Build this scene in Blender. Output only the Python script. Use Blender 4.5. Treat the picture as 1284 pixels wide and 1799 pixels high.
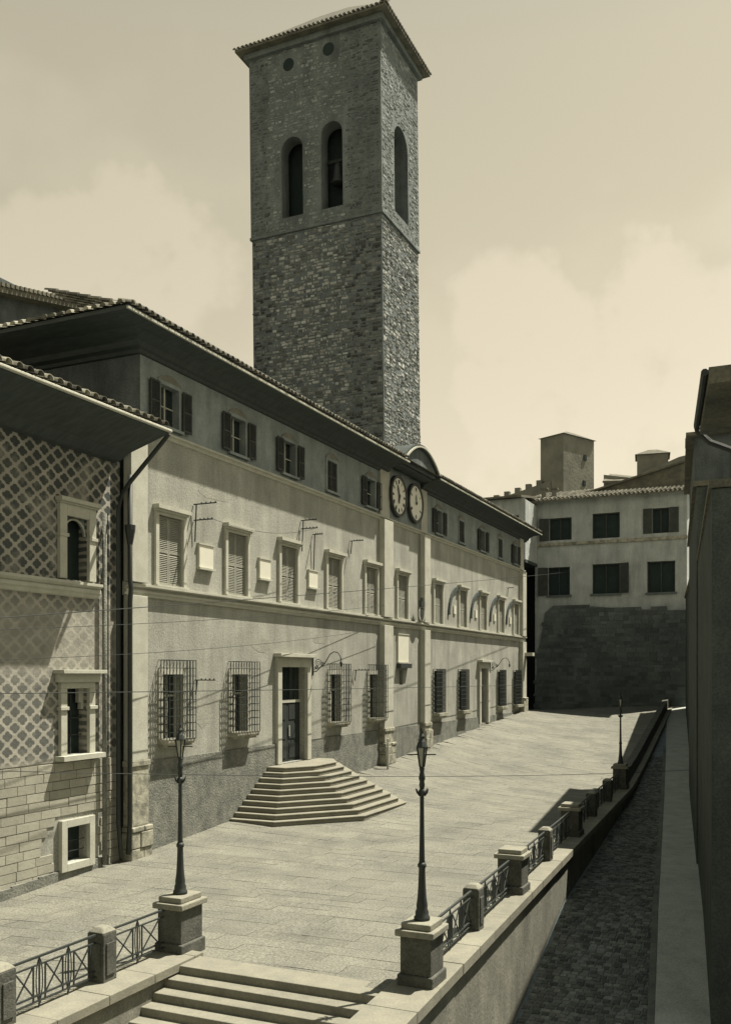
import bpy, math, random
from mathutils import Vector
R = math.radians
random.seed(7)
for o in list(bpy.data.objects): bpy.data.objects.remove(o)
scn = bpy.context.scene
COL = scn.collection
# World axes: x = distance out from the palace front, y = along the palace (away from the viewer), z up; plaza near the viewer is z = 0.

# ------------------------------------------------------------------ camera
cam = bpy.data.cameras.new('Camera'); camo = bpy.data.objects.new('Camera', cam); COL.objects.link(camo)
camo.location = (19.0, 0.0, 5.75)
camo.rotation_euler = (R(90), 0, R(24.5))
cam.sensor_fit = 'HORIZONTAL'; cam.sensor_width = 36.0
cam.lens = 36.0 * 1656 / 1284
cam.shift_y = 285.5 / 1284
cam.clip_start = 0.1; cam.clip_end = 3000
scn.camera = camo

# ------------------------------------------------------------------ sky, sun, exposure
SUN = Vector((1.0, 1.27, 3.2)).normalized()          # towards the sun
SKYK = 1.2
elev = math.asin(SUN.z); azim = math.atan2(SUN.x, SUN.y)
wd = bpy.data.worlds.new('World'); scn.world = wd; wd.use_nodes = True
nt = wd.node_tree; nt.nodes.clear()
def N(tree, typ, **kw):
    n = tree.nodes.new(typ)
    for k, v in kw.items():
        if k == 'op': n.operation = v
        elif k == 'ins':
            for i, x in v.items(): n.inputs[i].default_value = x
        else: setattr(n, k, v)
    return n
def L(tree, a, b): tree.links.new(a, b)
def ramp(tree, stops, interp='LINEAR'):
    n = tree.nodes.new('ShaderNodeValToRGB'); e = n.color_ramp.elements
    n.color_ramp.interpolation = interp
    while len(e) < len(stops): e.new(0.5)
    for el, (p, c) in zip(e, stops):
        el.position = p; el.color = (c[0], c[1], c[2], 1) if not isinstance(c, (int, float)) else (c, c, c, 1)
    return n
sky = N(nt, 'ShaderNodeTexSky', sky_type='NISHITA', sun_disc=False)
sky.sun_elevation = elev; sky.sun_rotation = azim
sky.air_density = 1.0; sky.dust_density = 2.0; sky.ozone_density = 1.0
bw = N(nt, 'ShaderNodeRGBToBW'); L(nt, sky.outputs[0], bw.inputs[0])
tc = N(nt, 'ShaderNodeTexCoord'); sx = N(nt, 'ShaderNodeSeparateXYZ'); L(nt, tc.outputs['Generated'], sx.inputs[0])
grad = ramp(nt, [(0.0, (0.95, 0.845, 0.62)), (0.22, (0.85, 0.765, 0.565)), (0.55, (0.73, 0.665, 0.495)), (0.8, (0.45, 0.50, 0.49)), (1.0, (0.27, 0.375, 0.395))])
L(nt, sx.outputs[2], grad.inputs[0])
# summer cumulus low in the sky
mp = N(nt, 'ShaderNodeMapping'); mp.inputs['Scale'].default_value = (1.0, 1.0, 1.5); mp.inputs['Location'].default_value = (0.37, 0.12, 0.08)
L(nt, tc.outputs['Generated'], mp.inputs[0])
cl = N(nt, 'ShaderNodeTexNoise'); cl.inputs['Scale'].default_value = 3.1; cl.inputs['Detail'].default_value = 7; cl.inputs['Roughness'].default_value = 0.5
L(nt, mp.outputs[0], cl.inputs[0])
clr = ramp(nt, [(0.47, 0.0), (0.60, 1.0)], 'EASE'); L(nt, cl.outputs[0], clr.inputs[0])
nrm = N(nt, 'ShaderNodeVectorMath', op='NORMALIZE'); L(nt, tc.outputs['Generated'], nrm.inputs[0])
cn = N(nt, 'ShaderNodeTexNoise'); cn.inputs['Scale'].default_value = 11; cn.inputs['Detail'].default_value = 9; cn.inputs['Roughness'].default_value = 0.55; L(nt, nrm.outputs[0], cn.inputs[0])
def cmath(op, a, b_):
    n_ = N(nt, 'ShaderNodeMath', op=op)
    for i_, v_ in enumerate((a, b_)):
        if isinstance(v_, (int, float)): n_.inputs[i_].default_value = v_
        else: L(nt, v_, n_.inputs[i_])
    return n_.outputs[0]
bank = None
# cumulus heads: bearing (degrees right of the palace axis, i.e. of +y), elevation, angular radius
for az, el, rad in ((-16.2, 20.8, 3.2), (-12.8, 18.6, 3.2), (-7.6, 20.4, 3.4), (-4.0, 19.0, 3.4), (-10, 15.5, 4), (-4, 14.5, 5), (-16, 15, 4), (-37.6, 24.6, 2.9), (-34.8, 22.6, 2.3), (-41.5, 22.6, 3.2), (-44.5, 20.5, 3.5), (-38.0, 20.0, 3.6), (40, 20, 9), (-75, 22, 8)):
    d_ = (math.sin(R(az)) * math.cos(R(el)), math.cos(R(az)) * math.cos(R(el)), math.sin(R(el)))
    dp = N(nt, 'ShaderNodeVectorMath', op='DOT_PRODUCT'); L(nt, nrm.outputs[0], dp.inputs[0]); dp.inputs[1].default_value = d_
    v_ = cmath('DIVIDE', cmath('SUBTRACT', dp.outputs['Value'], math.cos(R(rad * 1.7))), 1 - math.cos(R(rad * 1.7)))
    bank = v_ if bank is None else cmath('MAXIMUM', bank, v_)
bankv = cmath('ADD', cmath('MAXIMUM', bank, -1.0), cmath('MULTIPLY', cmath('SUBTRACT', cn.outputs[0], 0.5), 2.2))
bkr = ramp(nt, [(0.42, 0.0), (0.85, 1.0)], 'EASE'); L(nt, bankv, bkr.inputs[0])
cmax = cmath('MAXIMUM', cmath('MULTIPLY', clr.outputs[0], 0.45), bkr.outputs[0])
clm = N(nt, 'ShaderNodeMix', data_type='RGBA'); clm.inputs['B'].default_value = (0.94, 0.84, 0.635, 1)
L(nt, grad.outputs[0], clm.inputs['A'])
cf = N(nt, 'ShaderNodeMath', op='MULTIPLY'); cf.inputs[1].default_value = 0.85; L(nt, cmax, cf.inputs[0]); L(nt, cf.outputs[0], clm.inputs['Factor'])
# even the sky out a little: luminance of the physical sky raised to 0.3
pw = N(nt, 'ShaderNodeMath', op='POWER'); pw.inputs[1].default_value = 0.55; L(nt, bw.outputs[0], pw.inputs[0])
ps = N(nt, 'ShaderNodeMath', op='MULTIPLY'); ps.inputs[1].default_value = SKYK; L(nt, pw.outputs[0], ps.inputs[0])
vm = N(nt, 'ShaderNodeVectorMath', op='SCALE'); L(nt, clm.outputs['Result'], vm.inputs[0]); L(nt, ps.outputs[0], vm.inputs['Scale'])
bg = N(nt, 'ShaderNodeBackground'); bg.inputs[1].default_value = 0.15
L(nt, vm.outputs[0], bg.inputs[0])
wo = N(nt, 'ShaderNodeOutputWorld'); L(nt, bg.outputs[0], wo.inputs[0])
sl = bpy.data.lights.new('Sun', 'SUN'); slo = bpy.data.objects.new('Sun', sl); COL.objects.link(slo)
sl.energy = 3.75; sl.angle = R(0.5); sl.color = (1.0, 0.92, 0.78)
slo.rotation_euler = SUN.to_track_quat('Z', 'Y').to_euler()
slo.location = (60, 60, 120)
scn.cycles.max_bounces = 6
scn.view_settings.view_transform = 'Standard'; scn.view_settings.look = 'None'
scn.view_settings.exposure = 1.28; scn.view_settings.gamma = 1.0

# ------------------------------------------------------------------ materials
MATS = {}
AL = (0.80, 0.85, 0.865)        # overall albedo scale
def mat(name, c1, c2=None, scale=1.5, rough=0.9, bump=0.15, bscale=18, stretch=(1, 1, 1), streak=0.0, tint=False, spec=0.2, metal=0.0, detail=6, bdist=0.03, fine=0.0, lo=0.3, hi=0.7):
    if name in MATS: return MATS[name]
    c1 = tuple(v * k for v, k in zip(c1, AL)); c2 = tuple(v * k for v, k in zip(c2, AL)) if c2 else None
    m = bpy.data.materials.new(name); m.use_nodes = True; t = m.node_tree
    b = t.nodes['Principled BSDF']; b.inputs['Roughness'].default_value = rough
    b.inputs['Specular IOR Level'].default_value = spec; b.inputs['Metallic'].default_value = metal
    c2 = c2 or tuple(v * 0.72 for v in c1)
    g = N(t, 'ShaderNodeNewGeometry')
    mp = N(t, 'ShaderNodeMapping'); mp.inputs['Scale'].default_value = stretch; L(t, g.outputs['Position'], mp.inputs[0])
    n1 = N(t, 'ShaderNodeTexNoise'); n1.inputs['Scale'].default_value = scale; n1.inputs['Detail'].default_value = detail; n1.inputs['Roughness'].default_value = 0.62
    L(t, mp.outputs[0], n1.inputs[0])
    r1 = ramp(t, [(lo, c2), (hi, c1)]); L(t, n1.outputs[0], r1.inputs[0])
    out = r1.outputs[0]
    def mul(col, fac_socket):
        v = N(t, 'ShaderNodeVectorMath', op='SCALE'); L(t, col, v.inputs[0]); L(t, fac_socket, v.inputs['Scale']); return v.outputs[0]
    if streak:      # rain streaks and damp stains running down the wall
        mp2 = N(t, 'ShaderNodeMapping'); mp2.inputs['Scale'].default_value = (0.75, 0.75, 0.13); L(t, g.outputs['Position'], mp2.inputs[0])
        n2 = N(t, 'ShaderNodeTexNoise'); n2.inputs['Scale'].default_value = 1.3; n2.inputs['Detail'].default_value = 8; n2.inputs['Roughness'].default_value = 0.7
        L(t, mp2.outputs[0], n2.inputs[0]); r2 = ramp(t, [(0.35, 1 - streak), (0.62, 1.0)]); L(t, n2.outputs[0], r2.inputs[0])
        out = mul(out, r2.outputs[0])
    if fine:        # grit
        n4 = N(t, 'ShaderNodeTexNoise'); n4.inputs['Scale'].default_value = 22; n4.inputs['Detail'].default_value = 4; L(t, g.outputs['Position'], n4.inputs[0])
        r4 = ramp(t, [(0.3, 1 - fine), (0.7, 1 + fine * 0.4)]); L(t, n4.outputs[0], r4.inputs[0]); out = mul(out, r4.outputs[0])
    if tint:        # each stone its own tone
        a = N(t, 'ShaderNodeAttribute', attribute_name='tint'); out = mul(out, a.outputs['Fac'])
    L(t, out, b.inputs['Base Color'])
    if bump:
        n3 = N(t, 'ShaderNodeTexNoise'); n3.inputs['Scale'].default_value = bscale; n3.inputs['Detail'].default_value = 6; n3.inputs['Roughness'].default_value = 0.65
        L(t, mp.outputs[0], n3.inputs[0])
        bp = N(t, 'ShaderNodeBump'); bp.inputs['Strength'].default_value = bump; bp.inputs['Distance'].default_value = bdist
        L(t, n3.outputs[0], bp.inputs['Height']); L(t, bp.outputs[0], b.inputs['Normal'])
    MATS[name] = m
    return m
PLASTER = mat('pale_plaster', (0.579, 0.553, 0.473), (0.417, 0.399, 0.341), 0.7, bump=0.5, bscale=9, streak=0.32, fine=0.34)
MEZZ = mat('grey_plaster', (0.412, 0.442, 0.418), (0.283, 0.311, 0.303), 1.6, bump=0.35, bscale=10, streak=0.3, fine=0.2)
PLINTH = mat('rough_plinth_render', (0.362, 0.348, 0.294), (0.189, 0.189, 0.166), 2.2, bump=0.9, bscale=14, bdist=0.05, fine=0.35, streak=0.2)
TRIM = mat('light_stone_trim', (0.619, 0.591, 0.494), (0.485, 0.457, 0.379), 2.0, bump=0.2, bscale=20, fine=0.1)
TRAV = mat('worn_travertine', (0.50, 0.46, 0.36), (0.22, 0.21, 0.17), 2.8, bump=0.6, bscale=9, fine=0.2, lo=0.36, hi=0.58)
STEP = mat('step_stone', (0.321, 0.295, 0.227), (0.242, 0.223, 0.179), 2.0, bump=0.25, bscale=16, fine=0.15, tint=True)
PAVE = mat('paving_stone', (0.284, 0.266, 0.215), (0.204, 0.194, 0.161), 0.45, bump=0.6, bscale=14, fine=0.5, tint=True, lo=0.35, hi=0.62)
JOINT = mat('paving_joint', (0.15, 0.142, 0.12), None, 3, bump=0.2)
PED = mat('pedestal_stone', (0.171, 0.165, 0.138), (0.094, 0.093, 0.080), 3.0, bump=0.6, bscale=18, fine=0.3)
CAPS = mat('pedestal_cap_stone', (0.36, 0.335, 0.26), (0.27, 0.25, 0.20), 3.0, bump=0.3, fine=0.2)
RETAIN = mat('retaining_wall_render', (0.363, 0.341, 0.275), (0.231, 0.220, 0.182), 1.1, bump=0.6, bscale=8, streak=0.35, fine=0.25)
IRON = mat('dark_iron', (0.046, 0.053, 0.048), None, 6, rough=0.6, bump=0.1, spec=0.4)
GLASS = mat('dark_window_glass', (0.03, 0.042, 0.04), None, 2, rough=0.12, bump=0.03, bscale=3, spec=0.5)
LGLASS = mat('lantern_glass', (0.5, 0.48, 0.38), None, 3, rough=0.25, bump=0, spec=0.5)
DARKIN = mat('dark_room', (0.04, 0.055, 0.053), None, 2, bump=0)
WOOD = mat('door_wood', (0.055, 0.062, 0.056), (0.03, 0.036, 0.034), 2, stretch=(4, 4, 0.5), rough=0.75, bump=0.3, bscale=10)
SHUT = mat('faded_shutter_paint', (0.409, 0.391, 0.322), (0.310, 0.298, 0.248), 2.2, rough=0.75, bump=0.15, bscale=20, fine=0.15)
SHUTD = mat('dark_shutter_paint', (0.080, 0.086, 0.076), (0.048, 0.053, 0.048), 2.2, rough=0.75, bump=0.15, fine=0.15)
TILE = mat('roof_tile_clay', (0.26, 0.235, 0.175), (0.12, 0.115, 0.095), 1.5, bump=0.5, bscale=16, fine=0.3, tint=True)
SOFFIT = mat('eaves_timber', (0.100, 0.113, 0.105), (0.064, 0.074, 0.071), 2, bump=0.3, stretch=(1, 3, 1))
RUBBLE = mat('tower_rubble_stone', (0.536, 0.520, 0.474), (0.275, 0.279, 0.267), 2.6, bump=0.6, bscale=9, tint=True, fine=0.3, spec=0.03)
MORTAR = mat('tower_mortar', (0.227, 0.249, 0.248), (0.130, 0.149, 0.153), 1.6, bump=0.8, bscale=8, fine=0.3)
BELFRY = mat('belfry_render', (0.296, 0.318, 0.302), (0.181, 0.202, 0.195), 0.8, bump=0.8, bscale=7, streak=0.35, fine=0.3, bdist=0.05)
FARW = mat('far_house_plaster', (0.736, 0.741, 0.699), (0.516, 0.524, 0.508), 0.7, bump=0.7, bscale=5, streak=0.35, fine=0.25, bdist=0.06)
FARD = mat('dark_masonry', (0.204, 0.229, 0.214), (0.125, 0.147, 0.141), 0.25, bump=0.9, bscale=6, fine=0.3, bdist=0.06)
CASTLE = mat('castle_stone', (0.32, 0.30, 0.24), (0.19, 0.182, 0.15), 0.5, bump=0.6, bscale=3, fine=0.2, bdist=0.1)
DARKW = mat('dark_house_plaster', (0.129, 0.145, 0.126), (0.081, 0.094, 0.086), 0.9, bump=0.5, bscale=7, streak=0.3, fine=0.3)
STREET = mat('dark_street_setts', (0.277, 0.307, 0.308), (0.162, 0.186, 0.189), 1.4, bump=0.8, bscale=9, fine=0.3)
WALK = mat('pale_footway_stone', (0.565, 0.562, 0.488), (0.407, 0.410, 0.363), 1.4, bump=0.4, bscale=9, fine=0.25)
WHITE = mat('white_marble', (0.86, 0.80, 0.66), (.78, .73, .60), 3, bump=0.08, rough=0.5)
CLOCKF = mat('clock_enamel', (0.92, 0.87, 0.73), (.82, .78, .66), 3.2, bump=0.05, rough=0.5)
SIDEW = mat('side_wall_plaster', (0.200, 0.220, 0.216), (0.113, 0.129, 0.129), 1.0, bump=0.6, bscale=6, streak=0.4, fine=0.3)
GROUND = mat('earth', (0.12, 0.115, 0.09), None, 0.3, bump=0.3)

# ------------------------------------------------------------------ mesh helpers
class MB:
    def __init__(s, xf=None): s.v = []; s.f = []; s.c = []; s.xf = xf
    def add(s, vs, fs, tint=1.0):
        n = len(s.v); s.v += [s.xf(*p) for p in vs] if s.xf else [tuple(p) for p in vs]
        s.f += [tuple(i + n for i in f) for f in fs]; s.c += [tint] * len(fs); return s
    def box(s, x0, x1, y0, y1, z0, z1, tint=1.0):
        return s.add([(x0, y0, z0), (x1, y0, z0), (x1, y1, z0), (x0, y1, z0), (x0, y0, z1), (x1, y0, z1), (x1, y1, z1), (x0, y1, z1)],
                     [(0, 3, 2, 1), (4, 5, 6, 7), (0, 1, 5, 4), (1, 2, 6, 5), (2, 3, 7, 6), (3, 0, 4, 7)], tint)
    def quad(s, a, b, c, d, tint=1.0): return s.add([a, b, c, d], [(0, 1, 2, 3)], tint)
    def prism(s, pts, vec, tint=1.0):
        n = len(pts); vec = Vector(vec)
        top = [tuple(Vector(p) + vec) for p in pts]
        return s.add(list(pts) + top, [tuple(range(n))[::-1], tuple(range(n, 2 * n))] + [(i, (i + 1) % n, n + (i + 1) % n, n + i) for i in range(n)], tint)
    def bar(s, a, b, w, h=None, tint=1.0):
        a = Vector(a); b = Vector(b); d = (b - a).normalized(); h = h or w
        u = d.cross(Vector((0, 0, 1)))
        u = Vector((1, 0, 0)) if u.length < 1e-4 else u.normalized(); v = u.cross(d)
        q = [u * w / 2 * i + v * h / 2 * j for i, j in ((-1, -1), (1, -1), (1, 1), (-1, 1))]
        return s.add([tuple(a + k) for k in q] + [tuple(b + k) for k in q], [(0, 3, 2, 1), (4, 5, 6, 7), (0, 1, 5, 4), (1, 2, 6, 5), (2, 3, 7, 6), (3, 0, 4, 7)], tint)
    def tube(s, path, r, seg=6, tint=1.0):
        P = [Vector(p) for p in path]; n = len(P); vs = []; ref = Vector((0.31, 0.17, 0.93))
        for i in range(n):
            d = (P[min(i + 1, n - 1)] - P[max(i - 1, 0)]).normalized()
            u = d.cross(ref).normalized(); w = d.cross(u)
            rr = r[i] if isinstance(r, (list, tuple)) else r
            vs += [tuple(P[i] + (u * math.cos(2 * math.pi * k / seg) + w * math.sin(2 * math.pi * k / seg)) * rr) for k in range(seg)]
        fs = [(i * seg + k, i * seg + (k + 1) % seg, (i + 1) * seg + (k + 1) % seg, (i + 1) * seg + k) for i in range(n - 1) for k in range(seg)]
        fs += [tuple(range(seg))[::-1], tuple((n - 1) * seg + k for k in range(seg))]
        return s.add(vs, fs, tint)
    def lathe(s, cx, cy, prof, seg=14, tint=1.0, rot=0.0):
        n = len(prof)
        vs = [(cx + r * math.cos(rot + 2 * math.pi * k / seg), cy + r * math.sin(rot + 2 * math.pi * k / seg), z) for r, z in prof for k in range(seg)]
        fs = [(i * seg + k, i * seg + (k + 1) % seg, (i + 1) * seg + (k + 1) % seg, (i + 1) * seg + k) for i in range(n - 1) for k in range(seg)]
        fs += [tuple(range(seg))[::-1], tuple((n - 1) * seg + k for k in range(seg))]
        return s.add(vs, fs, tint)
    def wall(s, a0, a1, z0, z1, holes, depth=0.35, d0=0.0):
        """wall in the plane d = d0 (local (d, a, z)), facing +d, with rectangular holes (a0,a1,z0,z1) and reveals going back"""
        A = sorted({a0, a1} | {h[i] for h in holes for i in (0, 1) if a0 < h[i] < a1}); Z = sorted({z0, z1} | {h[i] for h in holes for i in (2, 3) if z0 < h[i] < z1})
        for i in range(len(A) - 1):
            for j in range(len(Z) - 1):
                ca, cz = (A[i] + A[i + 1]) / 2, (Z[j] + Z[j + 1]) / 2
                if any(h[0] < ca < h[1] and h[2] < cz < h[3] for h in holes): continue
                s.quad((d0, A[i], Z[j]), (d0, A[i + 1], Z[j]), (d0, A[i + 1], Z[j + 1]), (d0, A[i], Z[j + 1]))
        for h in holes:
            b = d0 - depth
            s.quad((d0, h[0], h[2]), (d0, h[0], h[3]), (b, h[0], h[3]), (b, h[0], h[2]))
            s.quad((d0, h[1], h[3]), (d0, h[1], h[2]), (b, h[1], h[2]), (b, h[1], h[3]))
            s.quad((d0, h[1], h[2]), (d0, h[0], h[2]), (b, h[0], h[2]), (b, h[1], h[2]))
            s.quad((d0, h[0], h[3]), (d0, h[1], h[3]), (b, h[1], h[3]), (b, h[0], h[3]))
        return s
    def mesh(s, name, m, smooth=False):
        me = bpy.data.meshes.new(name); me.from_pydata([tuple(p) for p in s.v], [], s.f); me.materials.append(m)
        at = me.attributes.new('tint', 'FLOAT', 'FACE')
        at.data.foreach_set('value', s.c)
        if smooth: me.polygons.foreach_set('use_smooth', [True] * len(s.f))
        me.update(); return me
WT = {}
def obj(name, mb, m=None, parent=None, loc=(0, 0, 0), smooth=False, bevel=0, kind=None, label=None):
    """vertices are given relative to loc (world); parents carry no rotation"""
    me = mb if isinstance(mb, bpy.types.Mesh) else mb.mesh(name, m, smooth)
    o = bpy.data.objects.new(name, me); COL.objects.link(o)
    loc = Vector(loc); WT[o] = loc
    if parent: o.parent = parent; o.location = loc - WT[parent]
    else: o.location = loc
    if bevel:
        b = o.modifiers.new('bevel', 'BEVEL'); b.width = bevel; b.segments = 2; b.limit_method = 'ANGLE'
    if kind: o['kind'] = kind
    if label: o['label'] = label
    return o
def tag(o, label, cat, group=None):
    o['label'] = label; o['category'] = cat
    if group: o['group'] = group
    return o
def thing(name, loc, label, cat, group=None):
    o = bpy.data.objects.new(name, None); COL.objects.link(o); o.location = loc; WT[o] = Vector(loc); o.empty_display_size = 0.3; o['kind'] = 'thing'
    return tag(o, label, cat, group)
def lerp(a, b, k): return a + (b - a) * k
def interp(x, pts):
    if x <= pts[0][0]: return pts[0][1]
    for (x0, y0), (x1, y1) in zip(pts, pts[1:]):
        if x <= x1: return lerp(y0, y1, (x - x0) / (x1 - x0))
    return pts[-1][1]

# ------------------------------------------------------------------ terrain functions
def edge_n(t): return 13.2 - 0.049 * (t - 15)                     # outer edge of the terrace coping
def gz(n, t):                                                       # plaza height
    f0 = interp(t, [(4, -1.0), (24.0, 0.0), (70, 3.0), (80, 2.7)])
    f1 = interp(t, [(49, 0.0), (55, 0.5), (80, 3.2), (90, 3.4)])
    k = max(0.0, min(1.0, n / 12.0)); w = 1 - (1 - k) ** 2
    return lerp(f0, f1, w)
def sz(t): return interp(t, [(-20, -9.5), (5, -6.2), (15, -4.3), (23.7, -2.65), (29.6, -1.5), (40, -1.0), (49, -0.6), (62, 0.9), (80, 3.05), (110, 5)])
def house_n(t): return 15.77 - 0.1127 * (t - 35.8)                # front line of the right-hand houses

# ------------------------------------------------------------------ ground, plaza, street
obj('ground', MB().quad((-900, -900, -12), (900, -900, -12), (900, 900, -12), (-900, 900, -12)), GROUND, kind='structure')
T0, STAIR_T, SN0, SN1 = 4.0, 15.75, 7.95, 12.05     # the plaza begins; head of the lower stairs and their side walls
pb = MB(); ns = [i * 0.75 for i in range(-14, 19)]
t = T0
while t < 90:
    t2 = t + 1.0
    for a, b in zip(ns, ns[1:]):
        lim = (lambda q: min(edge_n(q) - 0.5, 1e9)) if t >= STAIR_T else (lambda q: SN0 - 0.55)
        a1, b1 = min(a, lim(t)), min(b, lim(t))
        if b1 - a1 < 0.01: continue
        if t < STAIR_T <= t2: tt2 = STAIR_T
        else: tt2 = t2
        a2, b2 = min(a, lim(t)), min(b, lim(t))
        D = 0.07
        pb.quad((a1, t, gz(a1, t) - D), (b1, t, gz(b1, t) - D), (b2, tt2, gz(b2, tt2) - D), (a2, tt2, gz(a2, tt2) - D))
    if t < STAIR_T < t2: t2 = STAIR_T
    t = t2
plaza = obj('plaza', pb, JOINT, kind='structure')
# paving slabs: long joints run away from the palace front
rnd = random.Random(3); slabs = []
t = T0 + 0.3
while t < 79.8:
    wdt = 0.46 + rnd.random() * 0.16
    if t < STAIR_T < t + wdt: wdt = STAIR_T - t + 0.001
    n = -0.9 + rnd.random() * 0.8 if t < 71.5 else -4
    lim = edge_n(t + wdt / 2) - 0.58 if t >= STAIR_T else SN0 - 0.6
    while n < lim - 0.15:
        ln = 0.8 + rnd.random() * 0.7
        n2 = min(n + ln, lim)
        if lim - n2 < 0.3: n2 = lim
        slabs.append((n, n2, t, t + wdt)); n = n2
    t += wdt
def slab(mb, n0, n1, t0, t1, rnd, g=0.0045):
    j = lambda: (rnd.random() - 0.5) * 0.006
    dz = (rnd.random() - 0.5) * 0.006
    P = [(n0 + g, t0 + g), (n1 - g, t0 + g), (n1 - g, t1 - g), (n0 + g, t1 - g)]
    top = [(a, b, gz(a, b) + dz + j()) for a, b in P]
    bot = [(a, b, gz(a, b) - 0.09) for a, b in P]
    tn = rnd.choice((0.90, 0.95, 0.98, 1.0, 1.0, 1.04)) * (0.985 + rnd.random() * 0.03)
    mb.add(top + bot, [(0, 1, 2, 3), (0, 4, 5, 1), (1, 5, 6, 2), (2, 6, 7, 3), (3, 7, 4, 0)], tn)
def camdist(s): return math.hypot((s[0] + s[1]) / 2 - 19, (s[2] + s[3]) / 2)
def inview(s):
    n, t = (s[0] + s[1]) / 2, (s[2] + s[3]) / 2
    C, S = math.cos(R(24.5)), math.sin(R(24.5)); X = C * (n - 19) + S * t; Y = -S * (n - 19) + C * t
    return Y > 1 and -0.39 < X / Y < 0.39 and n > 0.2 and 5.75 / Y < 0.385
near = sorted([s for s in slabs if inview(s)], key=camdist)[:280]; nearset = set(near)
for s in near:
    b = MB(); slab(b, *s, rnd); obj('paving_slab', b, PAVE, plaza)
b = MB()
for s in slabs:
    if s not in nearset: slab(b, *s, rnd)
obj('far_paving', b, PAVE, plaza, kind='stuff')

# lower street and the footway along the right-hand houses
b = MB(); w = MB(); ts = [-20, -5, 5, 10, 15, 19, 23.7, 27, 29.6, 34, 40, 46, 49, 53, 58, 62, 66, 73, 80, 95, 110]
for t, t2 in zip(ts, ts[1:]):
    a, a2 = edge_n(t) - 0.4, edge_n(t2) - 0.4; k, k2 = house_n(t) - 1.25, house_n(t2) - 1.25; e, e2 = house_n(t) + 0.5, house_n(t2) + 0.5
    b.quad((a, t, sz(t)), (k, t, sz(t)), (k2, t2, sz(t2)), (a2, t2, sz(t2)))
    b.quad((e, t, sz(t) - .05), (60, t, sz(t) - .05), (60, t2, sz(t2) - .05), (e2, t2, sz(t2) - .05))
    w.quad((k, t, sz(t) + 0.12), (e, t, sz(t) + 0.12), (e2, t2, sz(t2) + 0.12), (k2, t2, sz(t2) + 0.12))
    w.quad((k, t, sz(t) - 0.1), (k, t, sz(t) + 0.12), (k2, t2, sz(t2) + 0.12), (k2, t2, sz(t2) - 0.1))
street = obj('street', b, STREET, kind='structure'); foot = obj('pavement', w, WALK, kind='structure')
rs = random.Random(51); t = 18.0; b = MB()
while t < 60:
    n = edge_n(t) - .12 + rs.random() * .1; dt = .15 + rs.random() * .03; lim = house_n(t) - 1.42
    while n < lim:
        w_ = .17 + rs.random() * .1; e_ = .012; z0, z1 = sz(t), sz(t + dt); up = .02 + rs.random() * .016
        P_ = [(n + e_, t + e_, z0), (n + w_ - e_, t + e_, z0), (n + w_ - e_, t + dt - e_, z1), (n + e_, t + dt - e_, z1)]
        b.add([(x, y, z - .01) for x, y, z in P_] + [(lerp(x, n + w_ / 2, .16), lerp(y, t + dt / 2, .16), z + up) for x, y, z in P_], [(4, 5, 6, 7), (0, 1, 5, 4), (1, 2, 6, 5), (2, 3, 7, 6), (3, 0, 4, 7)], rs.choice((.6, .8, 1, 1.2, 1.5)))
        n += w_
    t += dt
SETT = mat('street_sett', (0.218, 0.216, 0.188), (0.134, 0.136, 0.122), 1.2, bump=.5, bscale=14, tint=True, fine=.3)
obj('setts', b, SETT, street, kind='stuff')
t = 17.0
while t < 62:
    t2 = t + .9 + rs.random() * .3; k, k2 = house_n(t) - 1.25, house_n(t2) - 1.25; zj = rs.random() * .012; b = MB()
    P_ = [(k - .16, t + .008, sz(t)), (k + .02, t + .008, sz(t)), (k2 + .02, t2 - .008, sz(t2)), (k2 - .16, t2 - .008, sz(t2))]
    b.add([(x, y, z - .1) for x, y, z in P_] + [(x, y, z + .135 + zj) for x, y, z in P_], [(4, 5, 6, 7), (0, 1, 5, 4), (1, 2, 6, 5), (2, 3, 7, 6), (3, 0, 4, 7)], .9 + rs.random() * .3)
    obj('kerb_stone', b, SETT, foot, bevel=.02)
    t = t2

# ------------------------------------------------------------------ retaining wall and coping of the terrace
rw = thing('retaining_wall', (edge_n(15), 15, 0), 'grey rendered retaining wall below the terrace railing, dropping to the street', 'wall')
b = MB(); t = 12.0
while t < 79.5:
    t2 = min(t + 1.5, 79.5)
    top = lambda q: gz(11, q) - 0.16
    e, e2 = edge_n(t) - 0.14, edge_n(t2) - 0.14
    b.quad((e, t, sz(t) - 1), (e, t, top(t)), (e2, t2, top(t2)), (e2, t2, sz(t2) - 1))
    b.quad((e - .5, t, top(t)), (e, t, top(t)), (e2, t2, top(t2)), (e2 - .5, t2, top(t2)))
    t = t2
b.quad((edge_n(12) - 1.1, 12, -8), (edge_n(12) - 0.14, 12, -8), (edge_n(12) - 0.14, 12, -0.16), (edge_n(12) - 1.1, 12, -0.16))
obj('wall_face', b, RETAIN, rw)
t = 12.0; rnd2 = random.Random(11)
while t < 79:
    t2 = t + 1.25 + rnd2.random() * 0.35
    z0, z1 = gz(11, t), gz(11, t2); d = (rnd2.random() - .5) * 0.012; g = 0.006
    i0, i1 = edge_n(t), edge_n(t2); bk = 0.95
    b = MB(); tn = 0.92 + rnd2.random() * 0.16
    P = [(i0 - bk, t + g, z0), (i0 + d, t + g, z0), (i1 + d, t2 - g, z1), (i1 - bk, t2 - g, z1)]
    b.add([(p[0], p[1], p[2] + 0.05 + d) for p in P] + [(p[0], p[1], p[2] - 0.17) for p in P], [(0, 1, 2, 3), (7, 6, 5, 4), (0, 4, 5, 1), (1, 5, 6, 2), (2, 6, 7, 3), (3, 7, 4, 0)], tn)
    obj('coping_stone', b, STEP, rw, bevel=0.012)
    t = t2

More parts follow.
